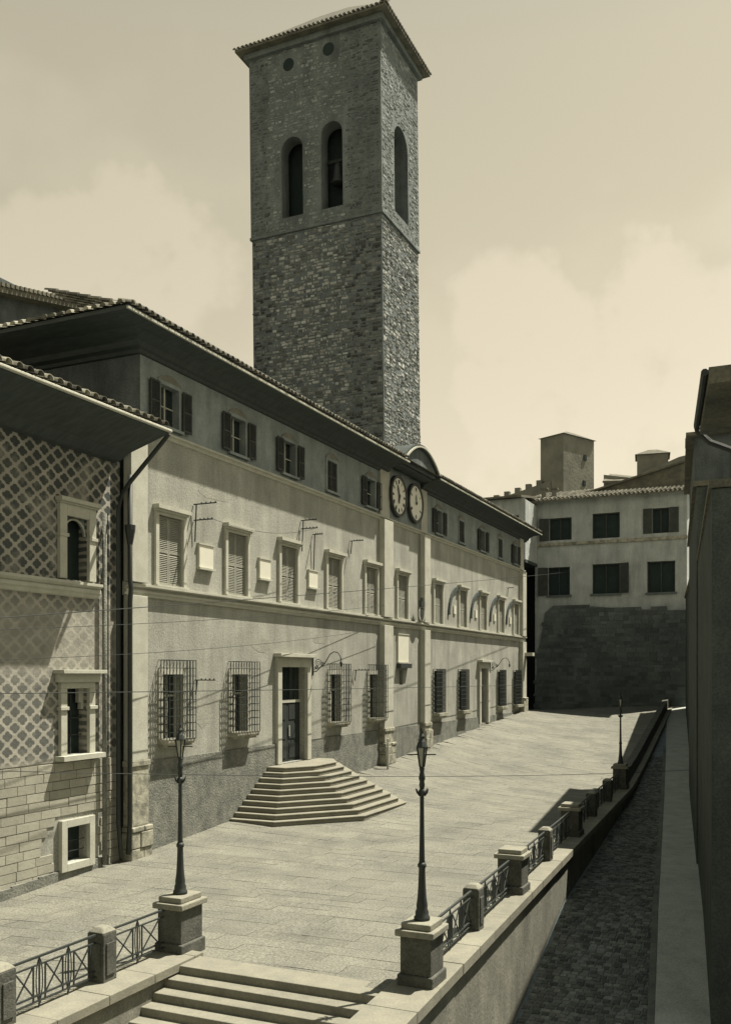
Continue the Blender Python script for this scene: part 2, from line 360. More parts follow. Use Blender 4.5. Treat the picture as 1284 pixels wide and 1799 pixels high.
# ------------------------------------------------------------------ lower stairs cut into the plaza edge
ls = thing('lower_stairs', (10, STAIR_T, 0), 'broad stone stairs descending from the plaza edge towards the street', 'stairs')
for i in range(9):
    z1 = -0.16 * i; y1 = STAIR_T + 0.35 - 0.36 * i
    b = MB().box(SN0 - 0.1, SN1 + 0.25, y1 - 0.72, y1, z1 - 0.62, z1 + 0.003, 0.95 + 0.1 * rnd2.random())
    obj('step', b, STEP, ls, bevel=0.02)
obj('landing', MB().box(SN0 - 0.1, SN1 + 0.25, 4, STAIR_T - 3.2, -2.3, -1.45), STEP, ls)
# kerb wall to the left of the stairs
kw = thing('kerb_wall', (SN0 - 0.3, 12, 0), 'low stone kerb wall carrying the left railing beside the lower stairs', 'wall')
obj('wall_face', MB().box(SN0 - 0.62, SN0 - 0.08, 4.2, STAIR_T + 0.3, -3, -0.10), RETAIN, kw)
t = 4.2
while t < STAIR_T + 0.2:
    t2 = min(t + 1.3, STAIR_T + 0.45)
    obj('coping_stone', MB().box(SN0 - 1.0, SN0 + 0.02, t + .005, t2 - .005, -0.12, 0.05 + rnd2.random() * 0.01, 0.95 + rnd2.random() * 0.12), STEP, kw, bevel=0.012)
    t = t2

# ------------------------------------------------------------------ the palace
pal = thing('town_palace', (0, 47, 0), 'long pale palace with shuttered windows, twin clocks and deep tiled eaves along the plaza', 'building')
PA, PZ = 24.4, 71.0
Z_PL, Z_B0, Z_B1, Z_C, Z_TOP = 2.95, 8.05, 8.62, 13.65, 17.0
nob = [25.92, 30.05, 34.0, 38.2, 42.3, 46.35, 51.85, 56.3, 60.55, 64.75, 68.7]     # shuttered windows of the main floor
gf = [26.05, 30.25, 38.35, 42.65, 51.85, 56.25, 64.65, 68.75]                        # barred windows of the ground floor
mez = [25.95, 30.2, 34.15, 38.1, 42.35, 52.1, 56.25, 60.6, 64.75, 68.7]
DOORS = [(33.25, 35.44, 2.1, 6.05), (59.9, 61.4, None, 6.15)]
WN, HN = 1.36, (8.70, 11.0)
holes_n = [(c - WN / 2, c + WN / 2, HN[0], HN[1]) for c in nob]
holes_g = [(c - 0.55, c + 0.55, 3.6, 5.75) if c < 48 else (c - .68, c + .68, 3.5, 5.95) for c in gf]
d2z = gz(0, 60.6) + 0.1
holes_d = [(33.25, 35.44, 2.12, 6.05), (59.85, 61.35, d2z, 6.15)]
holes_m = [(c - 0.5, c + 0.5, 14.0, 15.35) for c in mez]
niche = (46.0, 46.5, 5.2, 5.95)
obj('wall', MB().wall(PA, PZ, -1.5, Z_C, holes_n + holes_g + holes_d + [niche]), PLASTER, pal)
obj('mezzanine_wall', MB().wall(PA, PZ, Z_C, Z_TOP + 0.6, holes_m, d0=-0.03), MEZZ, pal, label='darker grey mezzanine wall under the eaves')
# side and back walls
b = MB(); b.quad((-14, PA, -1), (0, PA, -1), (-.03, PA, 17.6), (-14, PA, 17.6)); b.quad((0, PZ, -1), (-14, PZ, -1), (-14, PZ, 17.6), (0, PZ, 17.6)); b.quad((-14, PZ, -1), (-14, PA, -1), (-14, PA, 17.6), (-14, PZ, 17.6))
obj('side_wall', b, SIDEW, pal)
PATCH = mat('patched_render', (0.487, 0.466, 0.392), (0.374, 0.356, 0.297), 1.4, bump=0.5, bscale=11, fine=0.35)
rp = random.Random(77)
for cy, cz, w, h in ((27.9, 4.3, 1.1, .9), (31.9, 6.9, 1.6, .5), (40.4, 4.4, .9, 1.2), (36.8, 7.3, 1.3, .45), (54.0, 4.4, .9, 1.0), (58.3, 7.1, 1.5, .5), (28.6, 12.2, 1.8, .4), (40.3, 9.6, .7, .8), (63.0, 4.6, .6, 1.1)):
    P_ = [(0.002, cy + w / 2 * math.cos(2 * math.pi * i / 14) * (.75 + rp.random() * .45), cz + h / 2 * math.sin(2 * math.pi * i / 14) * (.75 + rp.random() * .45)) for i in range(14)]
    obj('render_patch', MB().prism(P_, (.003, 0, 0)), PATCH, pal)
# plinth with its door gaps
for a, c in ((24.55, 33.0), (35.7, 43.1), (44.75, 48.8), (50.15, 59.45), (61.75, 69.55)):
    b = MB(); k = a
    while k < c - 0.01:
        k2 = min(k + 2.2, c); b.box(0.002, 0.07, k, k2, -1.5, Z_PL, 1.0); k = k2
    obj('plinth', b, PLINTH, pal)
# belt course (two mouldings) and the string course under the mezzanine
def run(mb, prof, y0, y1):
    mb.prism([(x, y0, z) for x, z in prof], (0, y1 - y0, 0)); return mb
belt = [(0, 8.22), (0.08, 8.24), (0.09, 8.32), (0.15, 8.35), (0.15, 8.41), (0.08, 8.43), (0.08, 8.49), (0.24, 8.54), (0.24, 8.61), (0, Z_B1 + .03)]
obj('belt_course', run(MB(), belt, 23.5, 71.1), TRIM, pal)
cour = [(-.02, Z_C - .12), (0.05, Z_C - .10), (0.07, Z_C - .02), (0.16, Z_C + .02), (0.16, Z_C + .08), (-.02, Z_C + .10)]
obj('string_course', run(MB(), cour, PA - .05, 71.05), TRIM, pal)
# pilasters
def pilaster(y0, y1, ztop, base=True, proud=0.30):
    b = MB().box(0.0, proud, y0, y1, Z_PL + 0.1, 8.224); b.box(0.0, proud, y0, y1, Z_B1 + 0.02, min(ztop, Z_C - .1))
    if ztop > Z_C: b.box(-.03, .09, y0, y1, Z_C + .105, ztop)
    o = obj('pilaster', b, TRIM, pal, bevel=0.015)
    if base:
        q = MB().box(0.0, proud + 0.07, y0 - .06, y1 + .06, Z_PL - 0.08, Z_PL + 0.1); g = gz(0, (y0 + y1) / 2)
        q.box(0.0, proud + .02, y0 - .02, y1 + .02, g + 1.0, Z_PL - 0.08)
        obj('pilaster_base', q, TRAV, o, bevel=0.02)
        q = MB(); z = g - 0.5; rr = random.Random(int(y0 * 10))
        while z < g + 0.98:
            h = 0.38 + rr.random() * 0.16; z2 = min(z + h, g + 1.0); sp = lerp(y0, y1, 0.35 + rr.random() * 0.3)
            for a, c in ((y0 - .10, sp), (sp, y1 + .10)):
                q.box(0.0, proud + .10 + rr.random() * .06, a + .006, c - .006, z + .006, z2 - .006)
            z = z2
        obj('base_stone', q, TRAV, o, bevel=0.03)
    return o
pilaster(23.55, 24.38, Z_C - 0.3)
pilaster(43.35, 44.5, 16.6)
pilaster(49.0, 49.9, 16.6)
pilaster(69.75, 70.75, 16.6)
# main-floor windows: stone frame, cornice, louvred shutters (the third and fifth greyer)
def frame(mb, w, z0, z1, fw, pr, cap=0.0):
    mb.box(0.002, pr, -w / 2 - fw, -w / 2, z0, z1 + fw); mb.box(0.002, pr, w / 2, w / 2 + fw, z0, z1 + fw); mb.box(0.002, pr, -w / 2, w / 2, z1, z1 + fw)
    if cap: mb.box(0.002, pr + cap, -w / 2 - fw - 0.06, w / 2 + fw + 0.06, z1 + fw, z1 + fw + 0.13); mb.box(0.002, pr + cap * 0.5, -w / 2 - fw - 0.02, w / 2 + fw + 0.02, z1 + fw - 0.07, z1 + fw)
    return mb
H = HN[1] - HN[0]
win_me = frame(MB(), WN, 0, H, 0.17, 0.10, 0.16).box(0.002, 0.17, -WN / 2 - .2, WN / 2 + .2, -.07, 0).mesh('window', TRIM)
def shutter_mesh(w, h, m, nsl):
    b = MB(); s = 0.055
    b.box(-.02, .02, 0, s, 0, h); b.box(-.02, .02, w - s, w, 0, h); b.box(-.02, .02, s, w - s, 0, .09); b.box(-.02, .02, s, w - s, h - .07, h); b.box(-.02, .02, s, w - s, h * .47, h * .47 + .08)
    for i in range(nsl):
        z = .1 + (h - .19) * (i + 0.2) / nsl; dz = (h - .19) / nsl
        if h * .45 < z < h * .47 + .07: continue
        b.add([(-.016, s, z + dz * .75), (.017, s, z), (.017, w - s, z), (-.016, w - s, z + dz * .75), (-.010, s, z + dz * .95), (.023, s, z + dz * .2), (.023, w - s, z + dz * .2), (-.010, w - s, z + dz * .95)],
              [(0, 3, 2, 1), (4, 5, 6, 7), (1, 2, 6, 5), (0, 4, 7, 3)])
    b.box(-.05, -.022, s * .5, w - s * .5, .02, h - .02)
    return b.mesh('shutter', m)
sh_me = shutter_mesh(WN / 2 - .01, H - .03, SHUT, 34)
for k, c in enumerate(nob):
    o = obj('window', win_me, parent=pal, loc=(0, c, HN[0]))
    for y in (-WN / 2 + .003, .007): obj('shutter', sh_me, parent=o, loc=(-0.06, c + y, HN[0] + .012))
# ground floor barred windows with projecting cages
gf_me = frame(MB(), 1.1, 0, 2.15, 0.2, 0.05).mesh('window', TRIM)
sill_me = MB().box(0.003, .42, -.78, .78, -.17, 0).box(.003, .32, -.7, .7, -.25, -.172).mesh('sill', TRAV)
pane_me = MB().box(-.34, -.28, -.55, .55, 0, 2.15).mesh('pane', GLASS)
mul_me = MB().box(-.26, -.20, -.04, .04, 0, 2.15).box(-.26, -.20, -.5, .5, 1.4, 1.47).box(-.26, -.20, -.55, -.47, 0, 2.15).box(-.26, -.2, .47, .55, 0, 2.15).mesh('casement', TRIM)
g = MB(); D, r = 0.46, 0.021; za, zb = -0.02, 2.62; hw = 0.74
for i in range(9):
    y = -hw + 2 * hw * i / 8; g.bar((D, y, za), (D, y, zb), r)
for s in (-1, 1):
    for i in range(1, 4): g.bar((D * i / 4, s * hw, za), (D * i / 4, s * hw, zb), r)
for i in range(11):
    z = za + (zb - za) * i / 10
    g.bar((D, -hw, z), (D, hw, z), r * 1.1, r)
    for s in (-1, 1): g.bar((0, s * hw, z), (D, s * hw, z), r * 1.1, r)
for i in range(9):
    y = -hw + 2 * hw * i / 8; g.bar((0, y, zb), (D, y, zb), r)
grille_me = g.mesh('grille', IRON)
gfar_me = frame(MB(), 1.36, 0, 2.45, 0.07, 0.04).mesh('window', PLASTER)
pfar_me = MB().box(-.30, -.24, -.68, .68, 0, 2.45).mesh('pane', GLASS)
gril2 = MB()
for i in range(9): gril2.bar((.22, -.76 + 1.52 * i / 8, -.02), (.22, -.76 + 1.52 * i / 8, 2.55), .04)
for i in range(11):
    z = -.02 + 2.57 * i / 10; gril2.bar((.22, -.76, z), (.22, .76, z), .04)
    for sg in (-1, 1): gril2.bar((0, sg * .76, z), (.22, sg * .76, z), .03)
gril2_me = gril2.mesh('grille', IRON)
for c in gf:
    if c > 48:
        o = obj('window', gfar_me, parent=pal, loc=(0, c, 3.5))
        for nm, me in (('sill', sill_me), ('pane', pfar_me), ('grille', gril2_me)): obj(nm, me, parent=o, loc=(0, c, 3.5))
        continue
    o = obj('window', gf_me, parent=pal, loc=(0, c, 3.6))
    for nm, me in (('sill', sill_me), ('pane', pane_me), ('casement', mul_me), ('grille', grille_me)): obj(nm, me, parent=o, loc=(0, c, 3.6))
# mezzanine windows: segmental stone heads, shutters folded open on most, the fourth of each wing shut
mz_me = frame(MB(), 1.0, 0, 1.35, 0.13, 0.04).box(-.02, .12, -.7, .7, -.1, 0).mesh('window', MEZZ)
head = MB(); pts = [(0.0, -.66 + 1.32 * i / 10, 1.49 + 0.24 * math.sin(math.pi * i / 10)) for i in range(11)]
head.prism([(0.002, -.66, 1.485)] + [(0.002, p[1], p[2]) for p in pts] + [(0.002, .66, 1.485)], (0.04, 0, 0)); head_me = head.mesh('window_head', RETAIN)
mp_me = MB().box(-.30, -.25, -.5, .5, 0, 1.35).mesh('pane', GLASS)
mc_me = MB().box(-.24, -.19, -.03, .03, 0, 1.35).box(-.24, -.19, -.5, .5, .68, .72).box(-.24, -.19, -.5, -.44, 0, 1.35).mesh('casement', TRIM)
ms_me = shutter_mesh(0.5, 1.36, SHUTD, 20)
for k, c in enumerate(mez):
    L0 = (-.03, c, 14.0); o = obj('window', mz_me, parent=pal, loc=L0)
    obj('window_head', head_me, parent=o, loc=L0); obj('pane', mp_me, parent=o, loc=L0)
    if k in (3, 6, 8):
        for y in (-.5, 0): obj('shutter', ms_me, parent=o, loc=(-.07, c + y, 14.0))
    else:
        obj('casement', mc_me, parent=o, loc=L0)
        for y in (-1.14, .64): obj('shutter', ms_me, parent=o, loc=(0.075, c + y, 14.0))
# doors
def door(y0, y1, z0, z1, pr, cap):
    w = y1 - y0; c = (y0 + y1) / 2
    b = MB(); b.box(0.072, pr, -w / 2 - .34, -w / 2, 0, z1 - z0 + .4); b.box(0.072, pr, w / 2, w / 2 + .34, 0, z1 - z0 + .4); b.box(.072, pr, -w / 2, w / 2, z1 - z0, z1 - z0 + .4)
    b.box(0, .071, -w / 2 - .34, -w / 2, 0, z1 - z0 + .4); b.box(0, .071, w / 2, w / 2 + .34, 0, z1 - z0 + .4); b.box(0, .071, -w / 2, w / 2, z1 - z0, z1 - z0 + .4)
    b.box(.002, pr + .2, -w / 2 - .45, w / 2 + .45, z1 - z0 + .402, z1 - z0 + .55)
    o = obj('doorway', b, TRIM, pal, loc=(0, c, z0), bevel=0.012)
    tz = 2.45
    q = MB()
    for s in (-1, 1):
        y = -w / 2 if s < 0 else 0.01; q.box(-.30, -.24, y, y + w / 2 - .01, 0, tz)
        for zz in (0.15, .95, 1.75): q.box(-.24, -.215, y + .12, y + w / 2 - .13, zz, zz + .62)
    obj('door_leaf', q, WOOD, o, loc=(0, c, z0))
    obj('transom', MB().box(-.31, -.20, -w / 2, w / 2, tz, tz + .12), TRIM, o, loc=(0, c, z0))
    obj('fanlight', MB().box(-.32, -.28, -w / 2, w / 2, tz + .12, z1 - z0), GLASS, o, loc=(0, c, z0))
    q = MB()
    for i in range(1, 5): q.bar((-.24, -w / 2 + w * i / 5, tz + .12), (-.24, -w / 2 + w * i / 5, z1 - z0), .025)
    obj('fanlight_bars', q, IRON, o, loc=(0, c, z0))
    obj('door_pull', MB().box(-.214, -.17, .08, .13, 1.05, 1.5), TRIM, o, loc=(0, c, z0))
door(33.25, 35.44, 2.12, 6.05, 0.16, 0.2)
door(59.85, 61.35, d2z, 6.15, 0.16, 0.2)
obj('niche', MB().box(-.33, -.25, 46.0, 46.5, 5.2, 5.95), DARKIN, pal)
# old half-arches left of four windows in the far wing
for c in nob[7:]:
    b = MB(); R0, R1 = 1.58, 1.82; cy = c - WN / 2 - .2; cz = 9.35; P = []
    for i in range(9):
        a = math.pi / 2 + (math.pi / 2) * i / 8; P.append((math.cos(a), math.sin(a)))
    for (a, e), (a2, e2) in zip(P, P[1:]):
        b.prism([(0.002, cy + R0 * a, cz + R0 * e), (0.002, cy + R1 * a, cz + R1 * e), (0.002, cy + R1 * a2, cz + R1 * e2), (0.002, cy + R0 * a2, cz + R0 * e2)], (0.10, 0, 0))
    obj('half_arch', b, SOFFIT, pal, label='dark remains of an older arch beside a window')

# eaves, arched gable over the clocks, roof
EO, EZ = 1.22, 16.5
def eave_profile():
    return [(-0.1, 15.98), (0.07, 16.0), (0.10, 16.1), (0.22, 16.14), (0.28, 16.28), (0.62, 16.44), (EO - .1, EZ + .0), (EO, EZ), (EO, EZ + .12), (-0.1, EZ + .62)]
obj('eaves', run(MB(), eave_profile(), 49.0, 71.7), SOFFIT, pal)
ep = eave_profile(); kk = (PA - 22.25) / EO; m = len(ep); b = MB()
secs = [[(-14.5, PA - o_ * kk, z) for o_, z in ep], [(o_, PA - o_ * kk, z) for o_, z in ep], [(o_, 44.3, z) for o_, z in ep]]
b.add(sum(secs, []), [(j * m + i, j * m + (i + 1) % m, (j + 1) * m + (i + 1) % m, (j + 1) * m + i) for j in range(2) for i in range(m)] + [tuple(range(m))[::-1], tuple(range(2 * m, 3 * m))])
obj('eaves', b, SOFFIT, pal)
obj('fascia', MB().box(EO - .02, EO + .05, 22.2, 44.35, EZ - .02, EZ + .05).box(EO - .02, EO + .05, 48.95, 71.75, EZ - .02, EZ + .05), TRIM, pal, label='pale gutter edge under the eaves tiles')
rz = lambda x: EZ + .14 + (EO - x) * 0.31
b = MB(); RX = -6.5
b.quad((EO + .02, 22.2, rz(EO)), (EO + .02, 71.75, rz(EO)), (RX, 71.75, rz(RX)), (RX, 28.5, rz(RX)))
b.quad((-14.4, 71.75, rz(EO)), (-14.4, 22.2, rz(EO)), (RX, 28.5, rz(RX)), (RX, 71.75, rz(RX)))
b.add([(-14.4, 22.2, rz(EO)), (EO + .02, 22.2, rz(EO)), (RX, 28.5, rz(RX))], [(0, 1, 2)])
b.quad((EO, 71.75, rz(EO)), (-14.4, 71.75, rz(EO)), (RX, 71.75, rz(RX)), (RX, 71.75, rz(RX)))
roof = obj('roof', b, TILE, pal)
def tile_mesh(length, r, slope):
    """barrel tile, lower end at the origin, running back along -x and up"""
    b = MB(); n = 6; th = .018; vs = []
    for e in (0, 1):
        rr = r * (1.0 if e == 0 else .82)
        for ro in (rr, rr - th):
            for i in range(n + 1):
                a = math.pi * i / n; vs.append((-length * e, ro * math.cos(a), length * e * slope + ro * math.sin(a)))
    m = n + 1; fs = []
    for i in range(n):
        fs += [(i, i + 1, 2 * m + i + 1, 2 * m + i), (m + i + 1, m + i, 3 * m + i, 3 * m + i + 1), (i + 1, i, m + i, m + i + 1)]
    b.add(vs, fs); return b
tme = [tile_mesh(.5, .115, .31) for _ in range(3)]
tms = []
for q, tn in zip(tme, (0.7, 1.0, 1.35)):
    q.c = [tn] * len(q.f); tms.append(q.mesh('eave_tile', TILE, True))
rt = random.Random(5)
def tile_row(parent, y0, y1, x, z, step=.3):
    y = y0
    while y < y1:
        obj('eave_tile', rt.choice(tms), parent=parent, loc=(x + rt.random() * .03, y, z + rt.random() * .012)); y += step * (0.97 + rt.random() * .06)
tile_row(roof, 22.35, 44.25, EO + .10, rz(EO) + .005)
tile_row(roof, 49.15, 71.6, EO + .10, rz(EO) + .005)
def tile_field(parent, xf, w, length, slope, step=.3, tl=.42, r=.11, skip=0):
    """rows of barrel tiles over a pitched roof, joined into one sheet (local: a along the eave, s up the slope)"""
    b = MB(); na = int(w / step); nsr = int(length / tl)
    for i in range(na):
        for j in range(skip, nsr):
            a = (i + .5) * step; s0, s1 = j * tl, min((j + 1) * tl + .06, length); vs = []; m = 4
            for s, rr, lift in ((s0, r, .025), (s1, r * .85, 0)):
                for k in range(m + 1):
                    an = math.pi * k / m; vs.append(xf(a + rr * math.cos(an), s, rr * math.sin(an) + lift))
            b.add(vs, [(k, k + 1, m + 2 + k, m + 1 + k) for k in range(m)] + [tuple(range(m + 1))[::-1]], rt.choice((.65, .8, 1, 1, 1.15, 1.4)))
    return obj('roof_tiles', b, TILE, parent, kind='stuff', smooth=False)
SL = 0.31
tile_field(roof, lambda a, s, h: (EO - s, 22.4 + a, rz(EO) + s * SL + h), 49.2, 3.6, SL, step=.33, skip=1)
sd = MB()
for i in range(46):      # side verge over the left building: tile ends
    x = EO - .2 - i * .32
    vs = [(x + .115 * math.cos(math.pi * k / 5), 22.12, EZ + .14 + .115 * math.sin(math.pi * k / 5)) for k in range(6)]
    sd.add(vs + [(v[0], v[1] + .6, v[2] + .2) for v in vs], [(k, k + 1, 7 + k, 6 + k) for k in range(5)] + [tuple(range(6))[::-1]], rt.choice((.7, 1, 1.5, 2.0)))
obj('verge_tiles', sd, TILE, roof, kind='stuff')
# arched gable
gc, gw, g0, grise = 46.65, 2.55, EZ + .08, 1.12
def arch(k): return (gc - gw + 2 * gw * k, g0 + grise * (math.sin(math.pi * k) ** 0.8 if 0 < k < 1 else 0))
AP = [arch(i / 20) for i in range(21)]
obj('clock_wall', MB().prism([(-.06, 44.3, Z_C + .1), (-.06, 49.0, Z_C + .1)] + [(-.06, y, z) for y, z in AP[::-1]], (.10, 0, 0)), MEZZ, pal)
b = MB(); inner = [(gc + (y - gc) * 0.965, z - .05) for y, z in AP]; outer = [(gc + (y - gc) * 1.05, z + .17) for y, z in AP]
for i in range(20):
    (y0, z0), (y1, z1) = inner[i], inner[i + 1]; (Y0, Z0), (Y1, Z1) = outer[i], outer[i + 1]
    b.prism([(-1.5, y0, z0), (-1.5, Y0, Z0), (-1.5, Y1, Z1), (-1.5, y1, z1)], (1.5 + EO - .12, 0, 0))
obj('arched_gable', b, SOFFIT, pal)
b = MB(); rimi = [(gc + (y - gc) * 0.99, z - .0) for y, z in AP]; rimo = [(gc + (y - gc) * 1.02, z + .07) for y, z in AP]
for i in range(20):
    b.prism([(EO - .13, rimi[i][0], rimi[i][1]), (EO - .13, rimo[i][0], rimo[i][1]), (EO - .13, rimo[i + 1][0], rimo[i + 1][1]), (EO - .13, rimi[i + 1][0], rimi[i + 1][1])], (.09, 0, 0))
obj('gable_moulding', b, TRIM, pal)
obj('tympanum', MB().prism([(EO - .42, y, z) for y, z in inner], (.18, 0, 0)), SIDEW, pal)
obj('eaves', MB().box(-.1, EO - .43, 44.31, 48.99, 16.42, 16.5), SOFFIT, pal)

# clocks
def disc(mb, x, y, z, r, d, seg=40): mb.prism([(x, y + r * math.cos(2 * math.pi * k / seg), z + r * math.sin(2 * math.pi * k / seg)) for k in range(seg)], (d, 0, 0)); return mb
def ring(mb, x, y, z, r0, r1, d, seg=40):
    for k in range(seg):
        a, a2 = 2 * math.pi * k / seg, 2 * math.pi * (k + 1) / seg
        mb.prism([(x, y + r0 * math.cos(a), z + r0 * math.sin(a)), (x, y + r1 * math.cos(a), z + r1 * math.sin(a)), (x, y + r1 * math.cos(a2), z + r1 * math.sin(a2)), (x, y + r0 * math.cos(a2), z + r0 * math.sin(a2))], (d, 0, 0))
    return mb
ROM = ['XII', 'I', 'II', 'III', 'IIII', 'V', 'VI', 'VII', 'VIII', 'IX', 'X', 'XI']
def clock(y, z, rad, n_marks, hands):
    x = 0.21
    c = obj('clock', ring(MB(), .05, y, z, rad * .96, rad * 1.10, .2), IRON, pal)
    obj('dial', disc(MB(), .05, y, z, rad * .95, .15), CLOCKF, c)
    q = MB(); s = rad * .06
    for i in range(n_marks):
        a = 2 * math.pi * i / n_marks; cy, cz = y + rad * .76 * math.sin(a), z + rad * .76 * math.cos(a)
        txt = ROM[i] if n_marks == 12 else ROM[(i % 6) or 6]
        txt = txt if n_marks == 12 else ['VI', 'I', 'II', 'III', 'IIII', 'V'][i]
        ux, uz = math.cos(a), -math.sin(a); vx, vz = math.sin(a), math.cos(a)
        def P(u, v): return (x, cy + ux * u + vx * v, cz + uz * u + vz * v)
        wch = {'I': .8, 'V': 1.5, 'X': 1.6}; tot = sum(wch[ch] for ch in txt) * s * .8; u = -tot / 2; hh = rad * .10
        for ch in txt:
            w = wch[ch] * s * .8
            segs = {'I': [((.5, -1), (.5, 1))], 'V': [((.1, 1), (.5, -1)), ((.9, 1), (.5, -1))], 'X': [((.1, 1), (.9, -1)), ((.9, 1), (.1, -1))]}[ch]
            for (a0, b0), (a1, b1) in segs: q.bar(P(u + a0 * w, b0 * hh), P(u + a1 * w, b1 * hh), .022)
            u += w
    obj('numerals', q, IRON, c, kind='stuff')
    q = MB()
    for ang, ln, wd in hands:
        a = R(ang); dy, dz = math.sin(a), math.cos(a)
        q.prism([(x + .02, y - dy * .22 * ln + dz * wd * .7, z - dz * .22 * ln - dy * wd * .7), (x + .02, y - dy * .22 * ln - dz * wd * .7, z - dz * .22 * ln + dy * wd * .7),
                 (x + .02, y + dy * ln * .7 - dz * wd, z + dz * ln * .7 + dy * wd), (x + .02, y + dy * ln, z + dz * ln), (x + .02, y + dy * ln * .7 + dz * wd, z + dz * ln * .7 - dy * wd)], (.03, 0, 0))
    disc(q, x + .02, y, z, rad * .07, .05, 12)
    obj('hands', q, IRON, c)
clock(45.45, 15.05, .98, 12, [(-22, .62, .05), (188, .42, .06)])
clock(47.88, 15.08, .98, 6, [(-6, .46, .035)])

# drainpipes
def pipe(name, pts, r, parent, m=None): return obj(name, MB().tube(pts, r, 8), m or IRON, parent, smooth=True)
pipe('drainpipe', [(.36, 23.42, 11.9), (.36, 23.42, 8.7), (.40, 23.42, 8.4), (.36, 23.42, 8.0), (.36, 23.42, 1.2), (.30, 23.4, .2)], .075, pal)
# projecting spout stone at the far corner
obj('corner_bracket', MB().box(0, .9, 70.2, 70.8, 7.15, 7.4), TRIM, pal)

# wall plaques: things fixed to the wall
def plaque(y0, y1, z0, z1, label, cat='plaque', group=None, ledge=True):
    p = thing('wall_plaque', (0, (y0 + y1) / 2, z0), label, cat, group)
    obj('tablet', MB().box(.002, .09, y0, y1, z0, z1), WHITE, p, bevel=.01)
    b = MB().box(.002, .045, y0 - .05, y0, z0, z1).box(.002, .045, y1, y1 + .05, z0, z1).box(.002, .12, y0 - .05, y1 + .05, z1, z1 + .05)
    if ledge: b.box(.002, .16, y0 - .06, y1 + .06, z0 - .07, z0)
    obj('moulding', b, TRIM, p)
    return p
plaque(27.54, 28.4, 9.5, 10.3, 'white marble wall tablet nearest the corner, between the first two shuttered windows')
plaque(31.62, 32.45, 9.5, 10.25, 'white marble wall tablet between the second and third shuttered windows')
plaque(35.7, 36.5, 9.5, 10.2, 'white marble wall tablet between the third and fourth shuttered windows')
p = plaque(45.65, 47.1, 6.4, 7.85, 'tall white marble plaque on brackets in the clock bay of the palace')
obj('bracket_shelf', MB().box(.002, .26, 45.6, 47.15, 6.08, 6.32), IRON, p)
for k, c in enumerate(nob[7:]):
    pl = thing('stone_tablet', (0, c - 1.6, 9.4), ['small pale tablet under the first old half-arch of the far wing', 'small pale tablet under the second old half-arch of the far wing', 'small pale tablet under the third old half-arch of the far wing', 'small pale tablet under the farthest old half-arch of the palace'][k], 'plaque')
    obj('tablet', MB().box(.002, .07, c - 1.72, c - 1.34, 9.45, 9.95), WHITE, pl)
# crowned arms on the belt course beside the clock bay's far pilaster
ca = thing('coat_of_arms', (.35, 48.35, Z_B1), 'dark iron crowned coat of arms standing on the belt course beside the clock bay pilaster', 'emblem')
b = MB(); b.prism([(.30, 48.35 + .30 * sx_, 8.68 + .72 * sz_) for sx_, sz_ in ((0, 0), (.6, .15), (1, .5), (1, 1), (-1, 1), (-1, .5), (-.6, .15))], (.10, 0, 0)); obj('shield', b, IRON, ca, bevel=.02)
b = MB(); ring(b, .33, 48.35, 9.08, .34, .42, .05, 18); obj('wreath', b, TRIM, ca)
b = MB().prism([(.28, 48.35 + .3 * u, 9.45 + v) for u, v in ((-.7, 0), (.7, 0), (1, .34), (.5, .2), (0, .52), (-.5, .2), (-1, .34))], (.16, 0, 0)); obj('crown', b, IRON, ca)

# wrought-iron lamp brackets over the doors
def wall_lamp(y, z, label):
    o = thing('wall_lamp', (0, y, z), label, 'lamp')
    q = MB(); q.bar((.03, y, z - .5), (.03, y, z + .35), .05)
    q.tube([(.03, y, z - .35), (.2, y, z - .32), (.42, y, z - .12), (.62, y, z + .04), (.72, y, z + .2), (.86, y, z + .42), (1.05, y, z + .52), (1.25, y, z + .46), (1.36, y, z + .28), (1.38, y, z + .10)], .022, 6)
    obj('bracket_arm', q, IRON, o)
    q = MB()
    for cx, cz, r0 in ((.28, .05, .17), (.5, -.02, .11), (.2, -.16, .09)):
        q.tube([(cx + (r0 * (1 - i / 22)) * math.cos(i * .6), y, z + cz + (r0 * (1 - i / 22)) * math.sin(i * .6)) for i in range(20)], .017, 5)
    obj('scrollwork', q, IRON, o)
    obj('lamp_cup', MB().lathe(1.38, y, [(.01, z + .12), (.05, z + .1), (.06, z), (.045, z - .03), (.035, z - .1), (.01, z - .13)], 10), IRON, o, smooth=True)
wall_lamp(36.15, 6.2, 'scrolled iron lamp bracket beside the main palace door')
wall_lamp(62.2, 6.35, 'scrolled iron lamp bracket beside the far palace door')
# insulator brackets for the wires
def insul(y, z, arms, label, hgt=1.3):
    o = thing('insulator_bracket', (0, y, z), label, 'bracket', 'insulator brackets on the palace front')
    obj('mast', MB().bar((.06, y, z - hgt), (.12, y, z), .035), IRON, o)
    for k, (dz, ln) in enumerate(arms):
        obj('arm', MB().bar((.02, y, z + dz), (ln, y, z + dz), .05, .035), IRON, o)
        q = MB()
        for i in range(4):
            x = ln * (.35 + .2 * i); q.lathe(x, y, [(.012, z + dz + .0), (.025, z + dz + .02), (.025, z + dz + .05), (.01, z + dz + .07)], 6)
        obj('insulators', q, IRON, o, kind='stuff')
insul(27.3, 11.65, [(0, .95), (-.55, .8)], 'two-armed iron insulator bracket right of the first shuttered window')
insul(35.1, 12.25, [(0, .75), (-.35, .8)], 'two-armed iron insulator bracket above the third shuttered window')
insul(36.15, 11.8, [(0, .5)], 'one-armed iron insulator bracket high beside the third wall tablet', 1.7)
insul(39.9, 12.0, [(0, .7)], 'one-armed iron insulator bracket right of the fourth shuttered window', .6)
insul(27.35, 5.55, [(0, .85)], 'low iron insulator bracket beside the first barred window', .5)
